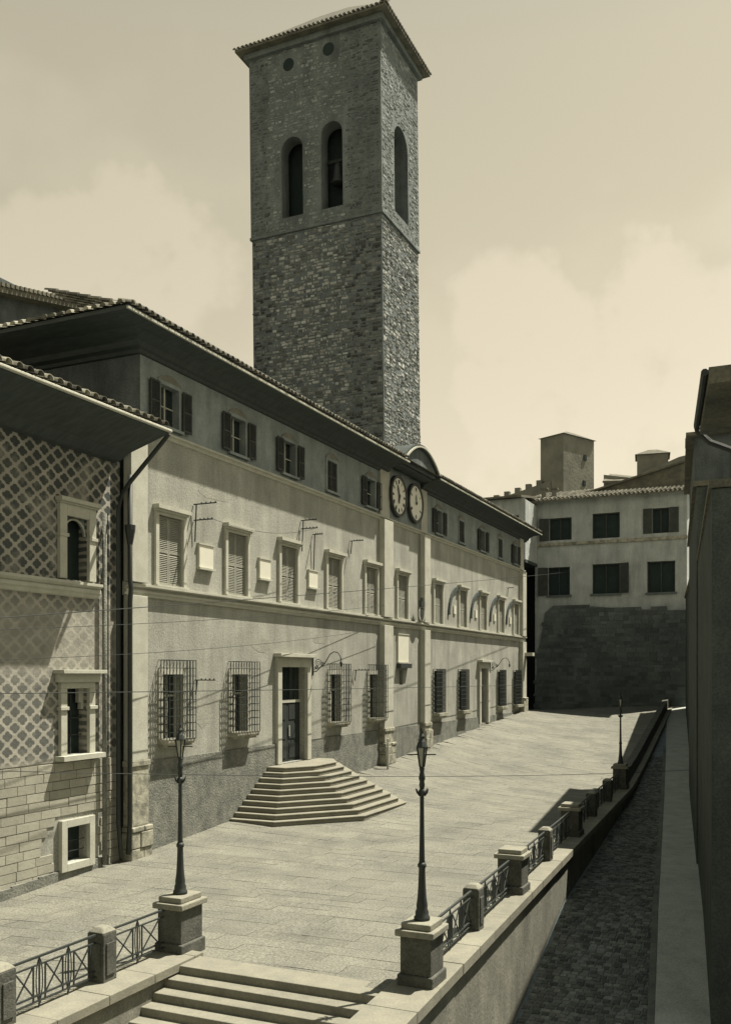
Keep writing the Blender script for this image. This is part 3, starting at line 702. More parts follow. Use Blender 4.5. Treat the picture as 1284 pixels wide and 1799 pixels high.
insul(40.35, 5.95, [(0, .8)], 'low iron insulator bracket between the two barred windows before the clock bay', .5)
insul(66.3, 12.0, [(0, .5)], 'iron insulator bracket high on the far wing near its end', .8)

# entrance steps
es = thing('entrance_steps', (2, 34.35, 0), 'half-octagon flight of ten stone steps up to the main palace door', 'steps')
EC = 34.35; zb, ztop, NS = gz(4.4, EC) - .02, 2.1, 10
for i in range(NS):
    a, bb, c, d = 2.1 - .124 * i, 4.85 - .3 * i, 1.95 - .124 * i, 4.25 - .3 * i
    z1 = lerp(zb, ztop, (i + 1) / NS); z0 = zb - .9 if i == 0 else z1 - (ztop - zb) / NS + .002
    nz = MB(); nose = .03
    P = [(.075, EC - bb), (c, EC - bb), (d, EC - a), (d, EC + a), (c, EC + bb), (.075, EC + bb)]
    nz.prism([(x, y, z0) for x, y in P], (0, 0, z1 - .055 - z0), .93 + rt.random() * .1)
    Q = [(.075, EC - bb - nose), (c + nose * .5, EC - bb - nose), (d + nose, EC - a - nose * .5), (d + nose, EC + a + nose * .5), (c + nose * .5, EC + bb + nose), (.075, EC + bb + nose)]
    nz.prism([(x, y, z1 - .055) for x, y in Q], (0, 0, .055), .95 + rt.random() * .1)
    obj('step', nz, STEP, es, bevel=.02)
# iron post by the clock bay
ip = thing('iron_post', (.75, 42.7, gz(.75, 42.7)), 'slender pale post standing at the wall before the clock bay', 'post')
zz = gz(.75, 42.7); obj('shaft', MB().lathe(.75, 42.7, [(.06, zz - .1), (.055, zz + 1.3), (.03, zz + 1.34), (.06, zz + 1.42), (.05, zz + 1.5), (.01, zz + 1.55)], 8), TRIM, ip)

# ------------------------------------------------------------------ the decorated house on the left
def sgraffito():
    m = bpy.data.materials.new('sgraffito_wall'); m.use_nodes = True; t = m.node_tree; b = t.nodes['Principled BSDF']; b.inputs['Roughness'].default_value = .92; b.inputs['Specular IOR Level'].default_value = .15
    g = N(t, 'ShaderNodeNewGeometry'); s = N(t, 'ShaderNodeSeparateXYZ'); L(t, g.outputs['Position'], s.inputs[0])
    def M(op, a, c=None, d=None):
        n = N(t, 'ShaderNodeMath', op=op)
        for i, v in enumerate((a, c, d)):
            if v is None: continue
            if isinstance(v, (int, float)): n.inputs[i].default_value = v
            else: L(t, v, n.inputs[i])
        return n.outputs[0]
    wn = N(t, 'ShaderNodeTexNoise'); wn.inputs['Scale'].default_value = 3.5; wn.inputs['Detail'].default_value = 3; L(t, g.outputs['Position'], wn.inputs[0])
    wob = M('MULTIPLY', M('SUBTRACT', wn.outputs[0], .5), .16)
    y = M('ADD', M('MULTIPLY', s.outputs[1], 1 / .54), wob); z = M('SUBTRACT', M('MULTIPLY', s.outputs[2], 1 / .43), wob)
    u = M('SUBTRACT', M('FRACT', M('ADD', y, z)), .5); v = M('SUBTRACT', M('FRACT', M('SUBTRACT', y, z)), .5)
    # four-petalled flower in each lozenge
    def dist(cu, cv): return M('SQRT', M('ADD', M('POWER', M('ABSOLUTE', M('SUBTRACT', u, cu)), 2), M('POWER', M('ABSOLUTE', M('SUBTRACT', v, cv)), 2)))
    d = M('MINIMUM', M('MINIMUM', dist(.165, .165), dist(-.165, -.165)), M('MINIMUM', dist(.165, -.165), dist(-.165, .165)))
    foil = M('SUBTRACT', 1.0, M('SMOOTHSTEP', d, .175, .215)) if False else None
    mr = N(t, 'ShaderNodeMapRange'); mr.interpolation_type = 'SMOOTHSTEP'; mr.inputs['From Min'].default_value = .20; mr.inputs['From Max'].default_value = .26; mr.inputs['To Min'].default_value = 1; mr.inputs['To Max'].default_value = 0; L(t, d, mr.inputs['Value'])
    # how far the paint has worn, by height and patch
    nz = N(t, 'ShaderNodeTexNoise'); nz.inputs['Scale'].default_value = .9; nz.inputs['Detail'].default_value = 7; nz.inputs['Roughness'].default_value = .65; L(t, g.outputs['Position'], nz.inputs[0])
    zr = ramp(t, [(.0, .0), (.255, .0), (.275, .85), (.43, .75), (.50, .25), (.60, .25), (.66, .95), (1, 1)]); L(t, M('MULTIPLY', s.outputs[2], 1 / 12.5), zr.inputs[0])
    nr = ramp(t, [(.32, .3), (.5, 1)]); L(t, nz.outputs[0], nr.inputs[0])
    fac = M('MULTIPLY', M('MULTIPLY', mr.outputs[0], zr.outputs[0]), nr.outputs[0])
    n1 = N(t, 'ShaderNodeTexNoise'); n1.inputs['Scale'].default_value = 1.7; n1.inputs['Detail'].default_value = 8; n1.inputs['Roughness'].default_value = .65; L(t, g.outputs['Position'], n1.inputs[0])
    r1 = ramp(t, [(.3, (.25, .245, .212)), (.68, (.385, .375, .322))]); L(t, n1.outputs[0], r1.inputs[0])
    mx = N(t, 'ShaderNodeMix', data_type='RGBA'); mx.inputs['B'].default_value = (.062, .071, .067, 1); L(t, r1.outputs[0], mx.inputs['A']); L(t, fac, mx.inputs['Factor']); L(t, mx.outputs['Result'], b.inputs['Base Color'])
    bp = N(t, 'ShaderNodeBump'); bp.inputs['Strength'].default_value = .4; bp.inputs['Distance'].default_value = .03
    n3 = N(t, 'ShaderNodeTexNoise'); n3.inputs['Scale'].default_value = 12; n3.inputs['Detail'].default_value = 6; L(t, g.outputs['Position'], n3.inputs[0]); L(t, n3.outputs[0], bp.inputs['Height']); L(t, bp.outputs[0], b.inputs['Normal'])
    return m
SGR = sgraffito()
lh = thing('patterned_house', (-.1, 15, 0), 'house on the left edge with quatrefoil lattice painted on its wall and broad eaves', 'building')
LX = -.10; L0, L1 = 3.0, 23.50
lup = [(c - .47, c + .47, 8.5, 10.32) for c in (21.52, 17.2, 12.9)]; lmid = [(c - .47, c + .47, 3.42, 5.34) for c in (21.52, 17.2, 12.9)]; llow = [(c - .47, c + .47, .3, 1.34) for c in (21.52, 17.2, 12.9)]
obj('wall', MB().wall(L0, L1, 3.25, 14.2, lup + lmid, d0=LX), SGR, lh)
obj('base_wall', MB().wall(L0, L1, -2, 3.25, llow, d0=LX - .02), PLASTER, lh)
obj('side_wall', MB().quad((-12, L0, -8), (LX, L0, -8), (LX, L0, 14.2), (-12, L0, 14.2)).quad((-12, L1, 3), (-12, L0, 3), (-12, L0, 14.2), (-12, L1, 14.2)), SIDEW, lh)
def gb(t): return interp(t, [(4, -1.0), (24.0, 0.0), (70, 3.0)])
# ashlar courses of the base
z = -.1; row = 0; rr = random.Random(9); LAs = mat('house_base_ashlar', (0.476, 0.442, 0.357), (0.374, 0.348, 0.285), 1.6, bump=.35, fine=.15, tint=True)
while z < 3.2:
    h = .255; y = 15.6 - (row % 2) * .35
    while y < L1 - .02:
        y2 = min(y + .62 + rr.random() * .25, L1 - .02)
        if L1 - y2 < .25: y2 = L1 - .02
        if y2 > 16.5 and not any(y < q[1] + .22 and y2 > q[0] - .22 and z < q[3] + .22 and z + h > q[2] - .24 for q in llow) and z + h > gb(y2):
            pr = .012 + rr.random() * .012
            b = MB(); gq = .006
            b.add([(LX - .02, y + gq, z + gq), (LX - .02, y2 - gq, z + gq), (LX - .02, y2 - gq, z + h - gq), (LX - .02, y + gq, z + h - gq), (LX + pr, y + gq * 2, z + gq * 2), (LX + pr, y2 - gq * 2, z + gq * 2), (LX + pr, y2 - gq * 2, z + h - gq * 2), (LX + pr, y + gq * 2, z + h - gq * 2)],
                  [(4, 5, 6, 7), (0, 1, 5, 4), (1, 2, 6, 5), (2, 3, 7, 6), (3, 0, 4, 7)], .9 + rr.random() * .2)
            obj('ashlar_block', b, LAs, lh)
        y = y2
    z += h; row += 1
b = MB(); k = L0
while k < L1 - .6:
    k2 = min(k + 1, 22.9); b.prism([(LX - .05, k, -2), (LX + .06, k, -2), (LX + .06, k, gb(k) + .32), (LX - .05, k, gb(k) + .34)], (0, k2 - k, 0)); k = k2
    if k >= 22.9: break
obj('plinth', b, PLINTH, lh)
bl = [(LX, 8.0), (LX + .08, 8.03), (LX + .1, 8.12), (LX + .16, 8.16), (LX + .16, 8.25), (LX + .12, 8.28), (LX + .24, 8.36), (LX + .24, 8.44), (LX, 8.47)]
obj('belt_course', run(MB(), bl, L0, 22.45), TRIM, lh)
for k, c in enumerate((21.52, 17.2, 12.9)):
    Lc = (LX, c, 8.5)
    b = MB(); b.box(.002, .12, -.76, -.47, 0, 2.15); b.box(.002, .12, .47, .76, 0, 2.15); b.box(.002, .12, -.47, .47, 1.82, 2.15); b.box(.002, .26, -.84, .84, 2.2, 2.32); b.box(.002, .18, -.8, .8, 2.15, 2.2); b.box(.002, .16, -.80, -.43, 1.2, 1.3); b.box(.002, .16, .43, .80, 1.2, 1.3)
    o = obj('window', b, TRIM, lh, Lc, bevel=.01)
    b = MB()
    for i in range(8):
        a, a2 = math.pi * i / 8, math.pi * (i + 1) / 8
        b.prism([(-.16, .47 * math.cos(a), 1.33 + .47 * math.sin(a)), (-.16, .47 * math.cos(a), 1.82), (-.16, .47 * math.cos(a2), 1.82), (-.16, .47 * math.cos(a2), 1.33 + .47 * math.sin(a2))], (.08, 0, 0))
    obj('spandrel', b, MEZZ, o, Lc)
    b = MB()
    for i in range(10):
        a, a2 = math.pi * i / 10, math.pi * (i + 1) / 10
        b.prism([(-.08, .42 * math.cos(a), 1.33 + .42 * math.sin(a)), (-.08, .47 * math.cos(a), 1.33 + .47 * math.sin(a)), (-.08, .47 * math.cos(a2), 1.33 + .47 * math.sin(a2)), (-.08, .42 * math.cos(a2), 1.33 + .42 * math.sin(a2))], (.05, 0, 0))
    obj('arch_moulding', b, TRIM, o, Lc)
    obj('pane', MB().box(-.34, -.3, -.47, .47, 0, 1.82), GLASS, o, Lc)
    Lc = (LX, c, 3.42)
    b = MB(); b.box(.002, .12, -.72, -.47, 0, 1.92); b.box(.002, .12, .47, .72, 0, 1.92); b.box(.002, .12, -.72, .72, 1.92, 2.1); b.box(.002, .40, -.92, .92, 2.35, 2.46); b.box(.002, .2, -.85, .85, 2.1, 2.35); b.box(.002, .17, -.78, -.44, 1.3, 1.4); b.box(.002, .17, .44, .78, 1.3, 1.4)
    o = obj('window', b, TRIM, lh, Lc, bevel=.01)
    obj('sill', MB().box(.002, .36, -.86, .9, -.14, 0), TRIM, o, Lc)
    obj('pane', MB().box(-.34, -.3, -.47, .47, 0, 1.92), GLASS, o, Lc)
    b = MB()
    for sg in (-1, 1):
        b.box(-.25, -.12, sg * .47, sg * .27, 1.5, 1.92); b.box(-.25, -.12, sg * .47, sg * .37, 1.3, 1.5)
    obj('shouldered_head', b, TRIM, o, Lc)
    obj('window_bars', MB().bar((-.2, -.47, .55), (-.2, .47, .55), .03).bar((-.2, -.47, 1.05), (-.2, .47, 1.05), .03).bar((-.2, 0, 0), (-.2, 0, 1.92), .03), IRON, o, Lc)
    Lc = (LX, c, .3)
    b = MB(); b.box(-.015, .13, -.7, -.47, -.22, 1.26); b.box(-.015, .13, .47, .7, -.22, 1.26); b.box(-.015, .13, -.47, .47, 1.04, 1.26); b.box(-.015, .13, -.47, .47, -.22, 0)
    o = obj('window', b, TRIM, lh, Lc, bevel=.01)
    obj('pane', MB().box(-.33, -.29, -.47, .47, 0, 1.04), GLASS, o, Lc)
    obj('window_bars', MB().bar((-.1, -.47, .3), (-.1, .47, .3), .02).bar((-.1, -.47, .6), (-.1, .47, .6), .02), IRON, o, Lc)
# eaves and roof
LO, LZ = 2.0, 12.98
obj('eaves', MB().prism([(x, L0 - .6, z) for x, z in ((LX - .2, 12.25), (LX + .25, 12.3), (LX + .6, 12.5), (LO - .35, LZ - .13), (LO, LZ - .03), (LO, LZ + .1), (LX - .2, 13.95))], (0, 23.2 - L0 + .6, 0)), SOFFIT, lh)
obj('gutter', MB().tube([(LO + .05, L0 - .6, LZ + .03), (LO + .05, 23.2, LZ + .03)], .055, 8), TRIM, lh)
lrz = lambda x: LZ + .13 + (LO - x) * .27
lroof = obj('roof', MB().quad((LO, L0 - .6, lrz(LO)), (LO, 23.2, lrz(LO)), (-6, 23.2, lrz(-6)), (-6, L0 - .6, lrz(-6))).quad((-14, 23.2, lrz(LO)), (-14, L0 - .6, lrz(LO)), (-6, L0 - .6, lrz(-6)), (-6, 23.2, lrz(-6))).add([(LO, 23.2, lrz(LO)), (-14, 23.2, lrz(LO)), (-6, 23.2, lrz(-6))], [(0, 1, 2)]), TILE, lh)
tms_b = tms; tms = []
for tn in (.45, 1.0, 2.1):
    q = tile_mesh(.5, .13, .27); q.c = [tn] * len(q.f); tms.append(q.mesh('eave_tile', TILE, True))
tile_row(lroof, L0 + 6, 23.15, LO + .1, lrz(LO) + .005, .34)
tile_field(lroof, lambda a, s, h: (LO - s, 8.5 + a, lrz(LO) + s * .27 + h), 14.6, 8, .27, step=.34, skip=1)
pipe('drainpipe', [(LO - .1, 23.3, LZ), (LO - .35, 23.32, LZ - .22), (.45, 23.3, 11.65), (.22, 23.22, 11.3), (.12, 23.16, 10.8), (.12, 23.16, 1.2), (.2, 23.2, .1)], .07, lh)
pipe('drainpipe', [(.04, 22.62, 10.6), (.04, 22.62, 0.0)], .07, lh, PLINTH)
obj('pipe_head', MB().lathe(.36, 23.42, [(.08, 9.75), (.16, 10.2), (.17, 10.35), (.1, 10.36)], 8), IRON, pal)

# roof of a house behind the patterned house
rh = thing('rear_house', (-22, 38, 0), 'dark roofed house rising behind the patterned house at the far left', 'building')
obj('wall', MB().box(-30, -16.4, 31, 44, 0, 25.2), SIDEW, rh)
obj('roof', MB().add([(-15.6, 30, 23.6), (-15.6, 44.8, 26.6), (-31, 44.8, 26.6), (-31, 30, 23.6), (-15.6, 30, 23.3), (-15.6, 44.8, 26.3), (-31, 44.8, 26.3), (-31, 30, 23.3)], [(0, 1, 2, 3), (7, 6, 5, 4), (0, 4, 5, 1), (1, 5, 6, 2), (2, 6, 7, 3), (3, 7, 4, 0)]), TILE, rh)
q = MB()
for i in range(48):
    yy = 30.2 + i * .3; q.box(-16, -15.5, yy, yy + .2, 23.6 + (yy - 30) * .2027, 23.78 + (yy - 30) * .2027)
obj('verge_tiles', q, TILE, rh, kind='stuff')

# ------------------------------------------------------------------ bell tower
TX0, TX1, TY0, TY1 = -11.85, -3.0, 50.86, 56.75
def lean(x, y, z): return (x - .012 * (z - 22), y, z)
tw = thing('bell_tower', ((TX0 + TX1) / 2, (TY0 + TY1) / 2, 0), 'tall square rubble-stone bell tower with arched openings and tiled hip roof', 'tower')
ZL, ZB, ZE = 15.0, 33.0, 44.6
def tower_face(kind, holes, z0, z1, m, name, proud=0.0):
    # local (d, a, z): d outwards
    if kind == 'front': xf = lambda d, a, z: lean(TX1 + d, a, z); a0, a1 = TY0 - proud, TY1 + proud
    elif kind == 'left': xf = lambda d, a, z: lean(-a, TY0 - d, z); a0, a1 = -TX1 - proud, -TX0 + proud
    elif kind == 'back': xf = lambda d, a, z: lean(TX0 - d, -a, z); a0, a1 = -TY1 - proud, -TY0 + proud
    else: xf = lambda d, a, z: lean(a, TY1 + d, z); a0, a1 = TX0 - proud, TX1 + proud
    b = MB(xf); rects = [(h[0], h[1], h[2], h[3]) for h in holes]
    b.wall(a0, a1, z0, z1, rects, depth=.9, d0=proud)
    for h in holes:     # turn the square heads into round arches
        c, r = (h[0] + h[1]) / 2, (h[1] - h[0]) / 2; zc = h[3] - r
        for i in range(12):
            A, B = math.pi * i / 12, math.pi * (i + 1) / 12
            p0 = (c + r * math.cos(A), zc + r * math.sin(A)); p1 = (c + r * math.cos(B), zc + r * math.sin(B))
            b.quad((proud, p1[0], p1[1]), (proud, p0[0], p0[1]), (proud, p0[0], h[3]), (proud, p1[0], h[3]))
            b.quad((proud, p0[0], p0[1]), (proud, p1[0], p1[1]), (proud - .9, p1[0], p1[1]), (proud - .9, p0[0], p0[1]))
    return obj(name, b, m, tw)
bl_left = [(8.19, 9.66, 33.9, 38.8), (5.49, 6.92, 33.9, 39.1)]
bl_front = [(52.75, 54.95, 33.9, 39.5)]
tower_face('left', bl_left, ZB, ZE, BELFRY, 'belfry_wall', .06); tower_face('front', bl_front, ZB, ZE, BELFRY, 'belfry_wall', .06)
tower_face('back', [(-54.95, -52.75, 33.9, 39.5)], ZB, ZE, BELFRY, 'belfry_wall', .06); tower_face('right', [(-9.66, -8.19, 33.9, 38.8), (-6.92, -5.49, 33.9, 39.1)], ZB, ZE, BELFRY, 'belfry_wall', .06)
for k in ('left', 'front', 'back', 'right'): tower_face(k, [], 10, ZB, MORTAR, 'shaft_wall')
obj('belfry_floor', MB(lean).box(TX0 + .1, TX1 - .1, TY0 + .1, TY1 - .1, 32.6, 33.0), MORTAR, tw)
obj('belfry_core', MB(lean).box(TX0 + 1.4, TX1 - 1.4, TY0 + 1.4, TY1 - 1.4, 33.01, 44.3), DARKIN, tw)
q = MB(lean); q.box(TX0 - .12, TX1 + .12, TY0 - .12, TY1 + .12, ZB - .06, ZB + .12); obj('belfry_ledge', q, BELFRY, tw, bevel=.03)
bell = obj('bell', MB(lean).lathe(-6.2, TY0 + .8, [(.02, 37.0), (.16, 36.95), (.24, 36.7), (.28, 36.3), (.36, 35.9), (.46, 35.75), (.42, 35.72)], 16), IRON, tw, smooth=True)
obj('bell_beam', MB(lean).bar((-7.0, TY0 + .8, 37.1), (-5.3, TY0 + .8, 37.1), .18), WOOD, bell)
# rubble stones, too many and small to count
def rubble(kind, z_lo, z_hi, base, tints, m, holes=()):
    rs = random.Random(21 if kind == 'left' else 22)
    if kind == 'front': xf = lambda d, a, z: lean(TX1 + d, a, z); a0, a1 = TY0, TY1
    else: xf = lambda d, a, z: lean(-a, TY0 - d, z); a0, a1 = -TX1, -TX0
    b = MB(xf); z = z_lo
    while z < z_hi - .14:
        h = .12 + rs.random() * .13; h = min(h, z_hi - .13 - z); a = a0 + rs.random() * .1
        while a < a1 - .06:
            w = .12 + rs.random() ** 1.6 * .42
            edge = a < a0 + .45 or a + w > a1 - .45
            if edge: w += .15
            w = min(w, a1 - a)
            if (rs.random() < .88 or edge) and not any(a < q[1] + .05 and a + w > q[0] - .05 and z < q[3] + .05 and z + h > q[2] - .05 for q in holes):
                pr = (.015 + rs.random() * .035); g = .012 + rs.random() * .03; s = .02 + rs.random() * .045; jz = (rs.random() - .5) * .09
                j = lambda: (rs.random() - .5) * .11
                f = [(pr + j() * .28, a + g + s + j() * .4, z + g + s * .6 + jz + j() * .4), (pr + j() * .28, a + w - g - s + j() * .4, z + g + s * .6 + jz + j() * .4), (pr + j() * .28, a + w - g - s + j() * .4, z + h - g - s * .6 + jz), (pr + j() * .28, a + g + s + j() * .4, z + h - g - s * .6 + jz)]
                k = [(0, a + g, z + g * .6 + jz), (0, a + w - g, z + g * .6 + jz), (0, a + w - g, z + h - g * .6 + jz), (0, a + g, z + h - g * .6 + jz)]; f = [(q[0] + base, q[1], q[2]) for q in f]; k = [(base - .01, q[1], q[2]) for q in k]
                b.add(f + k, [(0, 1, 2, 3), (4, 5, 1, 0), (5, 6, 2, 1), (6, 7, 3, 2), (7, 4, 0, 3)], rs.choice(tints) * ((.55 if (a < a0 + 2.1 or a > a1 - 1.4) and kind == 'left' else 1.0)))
            a += w
        z += h
    obj('rubble_stones', b, m, tw, kind='stuff')
BSTONE = mat('belfry_stone', (0.443, 0.457, 0.433), (0.231, 0.248, 0.243), 1.2, bump=0.7, bscale=9, tint=True, fine=0.3)
for kd, hs in (('left', bl_left + [(8.6, 9.6, 42.7, 43.9), (5.85, 6.85, 42.9, 44.1)]), ('front', bl_front)):
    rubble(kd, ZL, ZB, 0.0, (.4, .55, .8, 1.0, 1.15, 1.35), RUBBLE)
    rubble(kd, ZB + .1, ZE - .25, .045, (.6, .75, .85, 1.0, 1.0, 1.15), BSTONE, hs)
# putlog holes with dark hollows near the top
for x, z in ((-9.1, 43.3), (-6.35, 43.5)):
    obj('round_hole', MB(lean).prism([(x + .38 * math.cos(2 * math.pi * k / 14), TY0 - .075, z + .4 * math.sin(2 * math.pi * k / 14)) for k in range(14)], (0, .05, 0)), DARKIN, tw)
ov = .7
rf = MB(lean); e = [(TX0 - ov, TY0 - ov, ZE), (TX1 + ov, TY0 - ov, ZE), (TX1 + ov, TY1 + ov, ZE), (TX0 - ov, TY1 + ov, ZE)]
ap = [(-8.4, 53.8, 48.0), (-6.4, 53.8, 48.0)]
rf.add(e + [(x, y, z + .14) for x, y, z in e] + ap, [(3, 2, 1, 0), (0, 1, 5, 4), (1, 2, 6, 5), (2, 3, 7, 6), (3, 0, 4, 7), (4, 5, 9, 8), (5, 6, 9), (6, 7, 8, 9), (7, 4, 8)])
trf = obj('roof', rf, TILE, tw)
q = MB(lean)
for i in range(36):
    x = lerp(TX0 - ov, TX1 + ov, i / 35); q.lathe(0, 0, [], 3) if False else None
    q.prism([(x + .12 * math.cos(math.pi * k / 4), TY0 - ov - .08, ZE + .14 + .12 * math.sin(math.pi * k / 4)) for k in range(5)], (0, .5, .3), rt.choice((.6, .8, 1, 1.3)))
for i in range(25):
    y = lerp(TY0 - ov, TY1 + ov, i / 24)
    q.prism([(TX1 + ov + .08, y + .12 * math.cos(math.pi * k / 4), ZE + .14 + .12 * math.sin(math.pi * k / 4)) for k in range(5)], (-.5, 0, .3), rt.choice((.6, .8, 1, 1.3)))
obj('eave_tiles', q, TILE, trf, kind='stuff')
obj('cornice', MB(lean).box(TX0 - .3, TX1 + .3, TY0 - .3, TY1 + .3, ZE - .35, ZE - .02), BELFRY, tw)

# ------------------------------------------------------------------ the house across the head of the plaza
fh = thing('far_house', (5, 80, 3), 'three-storey plastered house with tiled eaves closing the far end of the plaza', 'building')
FT = 80.0
fx = lambda d, a, z: (-a, FT - d, z)                     # facing the viewer; a = -n
fwin1 = [(-n1, -n0, z0, z1) for n0, n1, z0, z1 in ((-.15, 1.75, 17.2, 19.1), (3.5, 5.75, 17.15, 19.25), (8.35, 9.7, 17.3, 19.35))]
fwin2 = [(-n1, -n0, z0, z1) for n0, n1, z0, z1 in ((-.25, 1.6, 12.5, 14.9), (3.5, 5.75, 12.5, 15.0), (7.95, 10.15, 12.45, 15.0))]
obj('wall', MB(fx).wall(-11.05, 1.4, 0, 20.7, fwin1 + fwin2, depth=.4), FARW, fh)
obj('side_wall', MB().quad((-1.4, FT, 0), (-1.4, FT + 14, 0), (-1.4, FT + 14, 20.6), (-1.4, FT, 20.6)).quad((11.05, FT, 0), (11.05, FT + 14, 0), (11.05, FT + 14, 20.6), (11.05, FT, 20.6)), FARW, fh)
for h in fwin1 + fwin2:
    o = obj('window', MB(fx).box(-.12, -.06, h[0], h[0] + .09, h[2], h[3]).box(-.12, -.06, h[1] - .09, h[1], h[2], h[3]).box(-.12, -.06, h[0], h[1], h[3] - .09, h[3]).box(-.12, -.06, (h[0] + h[1]) / 2 - .04, (h[0] + h[1]) / 2 + .04, h[2], h[3]), SHUTD, fh)
    obj('pane', MB(fx).box(-.38, -.30, h[0], h[1], h[2], h[3]), DARKIN, o)
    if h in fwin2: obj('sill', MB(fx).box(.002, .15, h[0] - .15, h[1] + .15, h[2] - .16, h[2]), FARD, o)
h = fwin1[2]
for a in (h[0] - .72, h[1] + .02): obj('shutter', MB(fx).box(.02, .08, a, a + .7, h[2], h[3]), SHUTD, fh)
obj('string_course', MB(fx).box(.002, .14, -11.1, 1.45, 16.72, 16.98), TRAV, fh)
b = MB(fx); b.prism([(.003, a, z) for a, z in ((1.38, 1.5), (1.36, 3), (1.15, 7.0), (.5, 11.0), (-.2, 11.55), (-2.2, 11.6), (-6, 11.2), (-11.04, 10.85), (-11.04, 1.5))], (.22, 0, 0))  # darker layer over the lower storey, slanted at its left end
lw = obj('lower_wall', b, FARD, fh, label='dark masonry of the lower storey')
rs = random.Random(31); b = MB(fx); FST = mat('dark_stone', (0.208, 0.226, 0.214), (0.110, 0.128, 0.124), 0.3, bump=0.6, bscale=8, tint=True, fine=0.3); z = 1.6
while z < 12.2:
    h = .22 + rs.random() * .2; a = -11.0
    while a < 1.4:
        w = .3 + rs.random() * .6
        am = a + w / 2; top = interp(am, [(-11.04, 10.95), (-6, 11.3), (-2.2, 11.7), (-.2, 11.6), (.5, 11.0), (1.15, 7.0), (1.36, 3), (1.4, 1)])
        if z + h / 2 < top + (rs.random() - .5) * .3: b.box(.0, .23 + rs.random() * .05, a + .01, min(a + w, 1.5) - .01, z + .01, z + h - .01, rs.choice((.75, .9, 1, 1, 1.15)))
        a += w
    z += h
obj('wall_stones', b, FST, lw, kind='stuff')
fro = MB(fx); e0, e1 = -11.9, 2.2
fro.add([(.85, e0, 20.55), (.85, e1, 20.55), (-7, e1, 22.6), (-7, e0, 22.6), (.85, e0, 20.4), (.85, e1, 20.4), (-7, e1, 22.4), (-7, e0, 22.4)], [(0, 1, 2, 3), (7, 6, 5, 4), (0, 4, 5, 1), (1, 5, 6, 2), (2, 6, 7, 3), (3, 7, 4, 0)])
fr = obj('roof', fro, TILE, fh)
tile_field(fr, lambda a, s, h: (-2.2 + a, FT - .95 + s, 20.57 + s * .262 + h), 14.0, 7.6, .262, step=.36, tl=.6, r=.14)
obj('gable', MB(fx).prism([(-3.2, a, z) for a, z in ((-11.5, 21.2), (-1.2, 21.2), (-6.8, 22.7), (-11.5, 23.8))], (-.3, 0, 0)), TILE, fh)
b = MB(fx)
b.bar((-3.1, -1.0, 21.3), (-3.1, -11.6, 23.9), .35, .16); obj('gable_verge', b, TILE, fh)

for x_, h_ in ((-1.0, 1.0), (-.1, .8)): 
    c_ = obj('chimney', MB().box(x_, x_ + .42, 80.6, 81.1, 20.6, 21.3 + h_ * .5), CASTLE, fh); obj('chimney_cap', MB().box(x_ - .08, x_ + .5, 80.52, 81.18, 21.302 + h_ * .5, 21.42 + h_ * .5), TILE, c_)
for h, sd_ in ((fwin1[0], 1), (fwin2[1], -1), (fwin2[0], 1)):
    a_ = h[1] + .02 if sd_ > 0 else h[0] - .82
    obj('shutter', MB(fx).prism([(.01, a_, h[2]), (.01, a_ + .8, h[2]), (.25, a_ + .8, h[2]), (.25, a_ + .76, h[2])] if sd_ > 0 else [(.01, a_ + .8, h[2]), (.07, a_ + .8, h[2]), (.3, a_ + .1, h[2]), (.24, a_ + .06, h[2])], (0, 0, h[3] - h[2])), SHUTD, fh)
# the bridging house and dark alley between palace and far house
bh = thing('bridge_house', (-5, 76, 3), 'small plastered house spanning a dark alley behind the end of the palace', 'building')
obj('upper_wall', MB(lambda d, a, z: (-a, 76.0 - d, z)).wall(1.2, 14, 15.2, 20.3, [(1.75, 2.45, 17.6, 18.9), (5, 6, 17.4, 19)], depth=.35), FARW, bh)
obj('pane', MB().box(-2.5, -1.7, 76.3, 76.36, 17.5, 19), DARKIN, bh); obj('pane', MB().box(-6, -5, 76.3, 76.36, 17.4, 19), DARKIN, bh)
obj('underside', MB().box(-14, -1.2, 76.02, 90, 15.0, 15.25), SOFFIT, bh)
obj('alley_wall', MB().box(-14, -1.4, 90, 90.4, 0, 20).box(-14, -13.6, 71.2, 90, 0, 20), DARKW, bh)
obj('roof', MB().prism([(-14, 75.5, 20.3), (-14, 90, 22.3), (-14, 90, 22.5), (-14, 75.5, 20.48)], (12.6, 0, 0)), TILE, bh)
obj('end_wall', MB().box(-1.45, -1.2, 76.02, 79.9, 15.2, 20.2), FARW, bh)

# ------------------------------------------------------------------ castle on the hill behind
ct = thing('castle', (-4, 130, 10), 'weathered stone castle with square towers rising behind the far house', 'castle')
def rotbox(mb, cx, cy, w, d, z0, z1, ang):
    c, s = math.cos(R(ang)), math.sin(R(ang)); P = [(-w / 2, -d / 2), (w / 2, -d / 2), (w / 2, d / 2), (-w / 2, d / 2)]
    mb.prism([(cx + x * c - y * s, cy + x * s + y * c, z0) for x, y in P], (0, 0, z1 - z0)); return mb
def rothip(mb, cx, cy, w, d, z0, z1, ang):
    c, s = math.cos(R(ang)), math.sin(R(ang)); P = [(-w / 2, -d / 2), (w / 2, -d / 2), (w / 2, d / 2), (-w / 2, d / 2)]
    vs = [(cx + x * c - y * s, cy + x * s + y * c, z0) for x, y in P] + [(cx + x * .25 * c - y * .25 * s, cy + x * .25 * s + y * .25 * c, z1) for x, y in P]
    mb.add(vs, [(3, 2, 1, 0), (4, 5, 6, 7), (0, 1, 5, 4), (1, 2, 6, 5), (2, 3, 7, 6), (3, 0, 4, 7)], .9); return mb
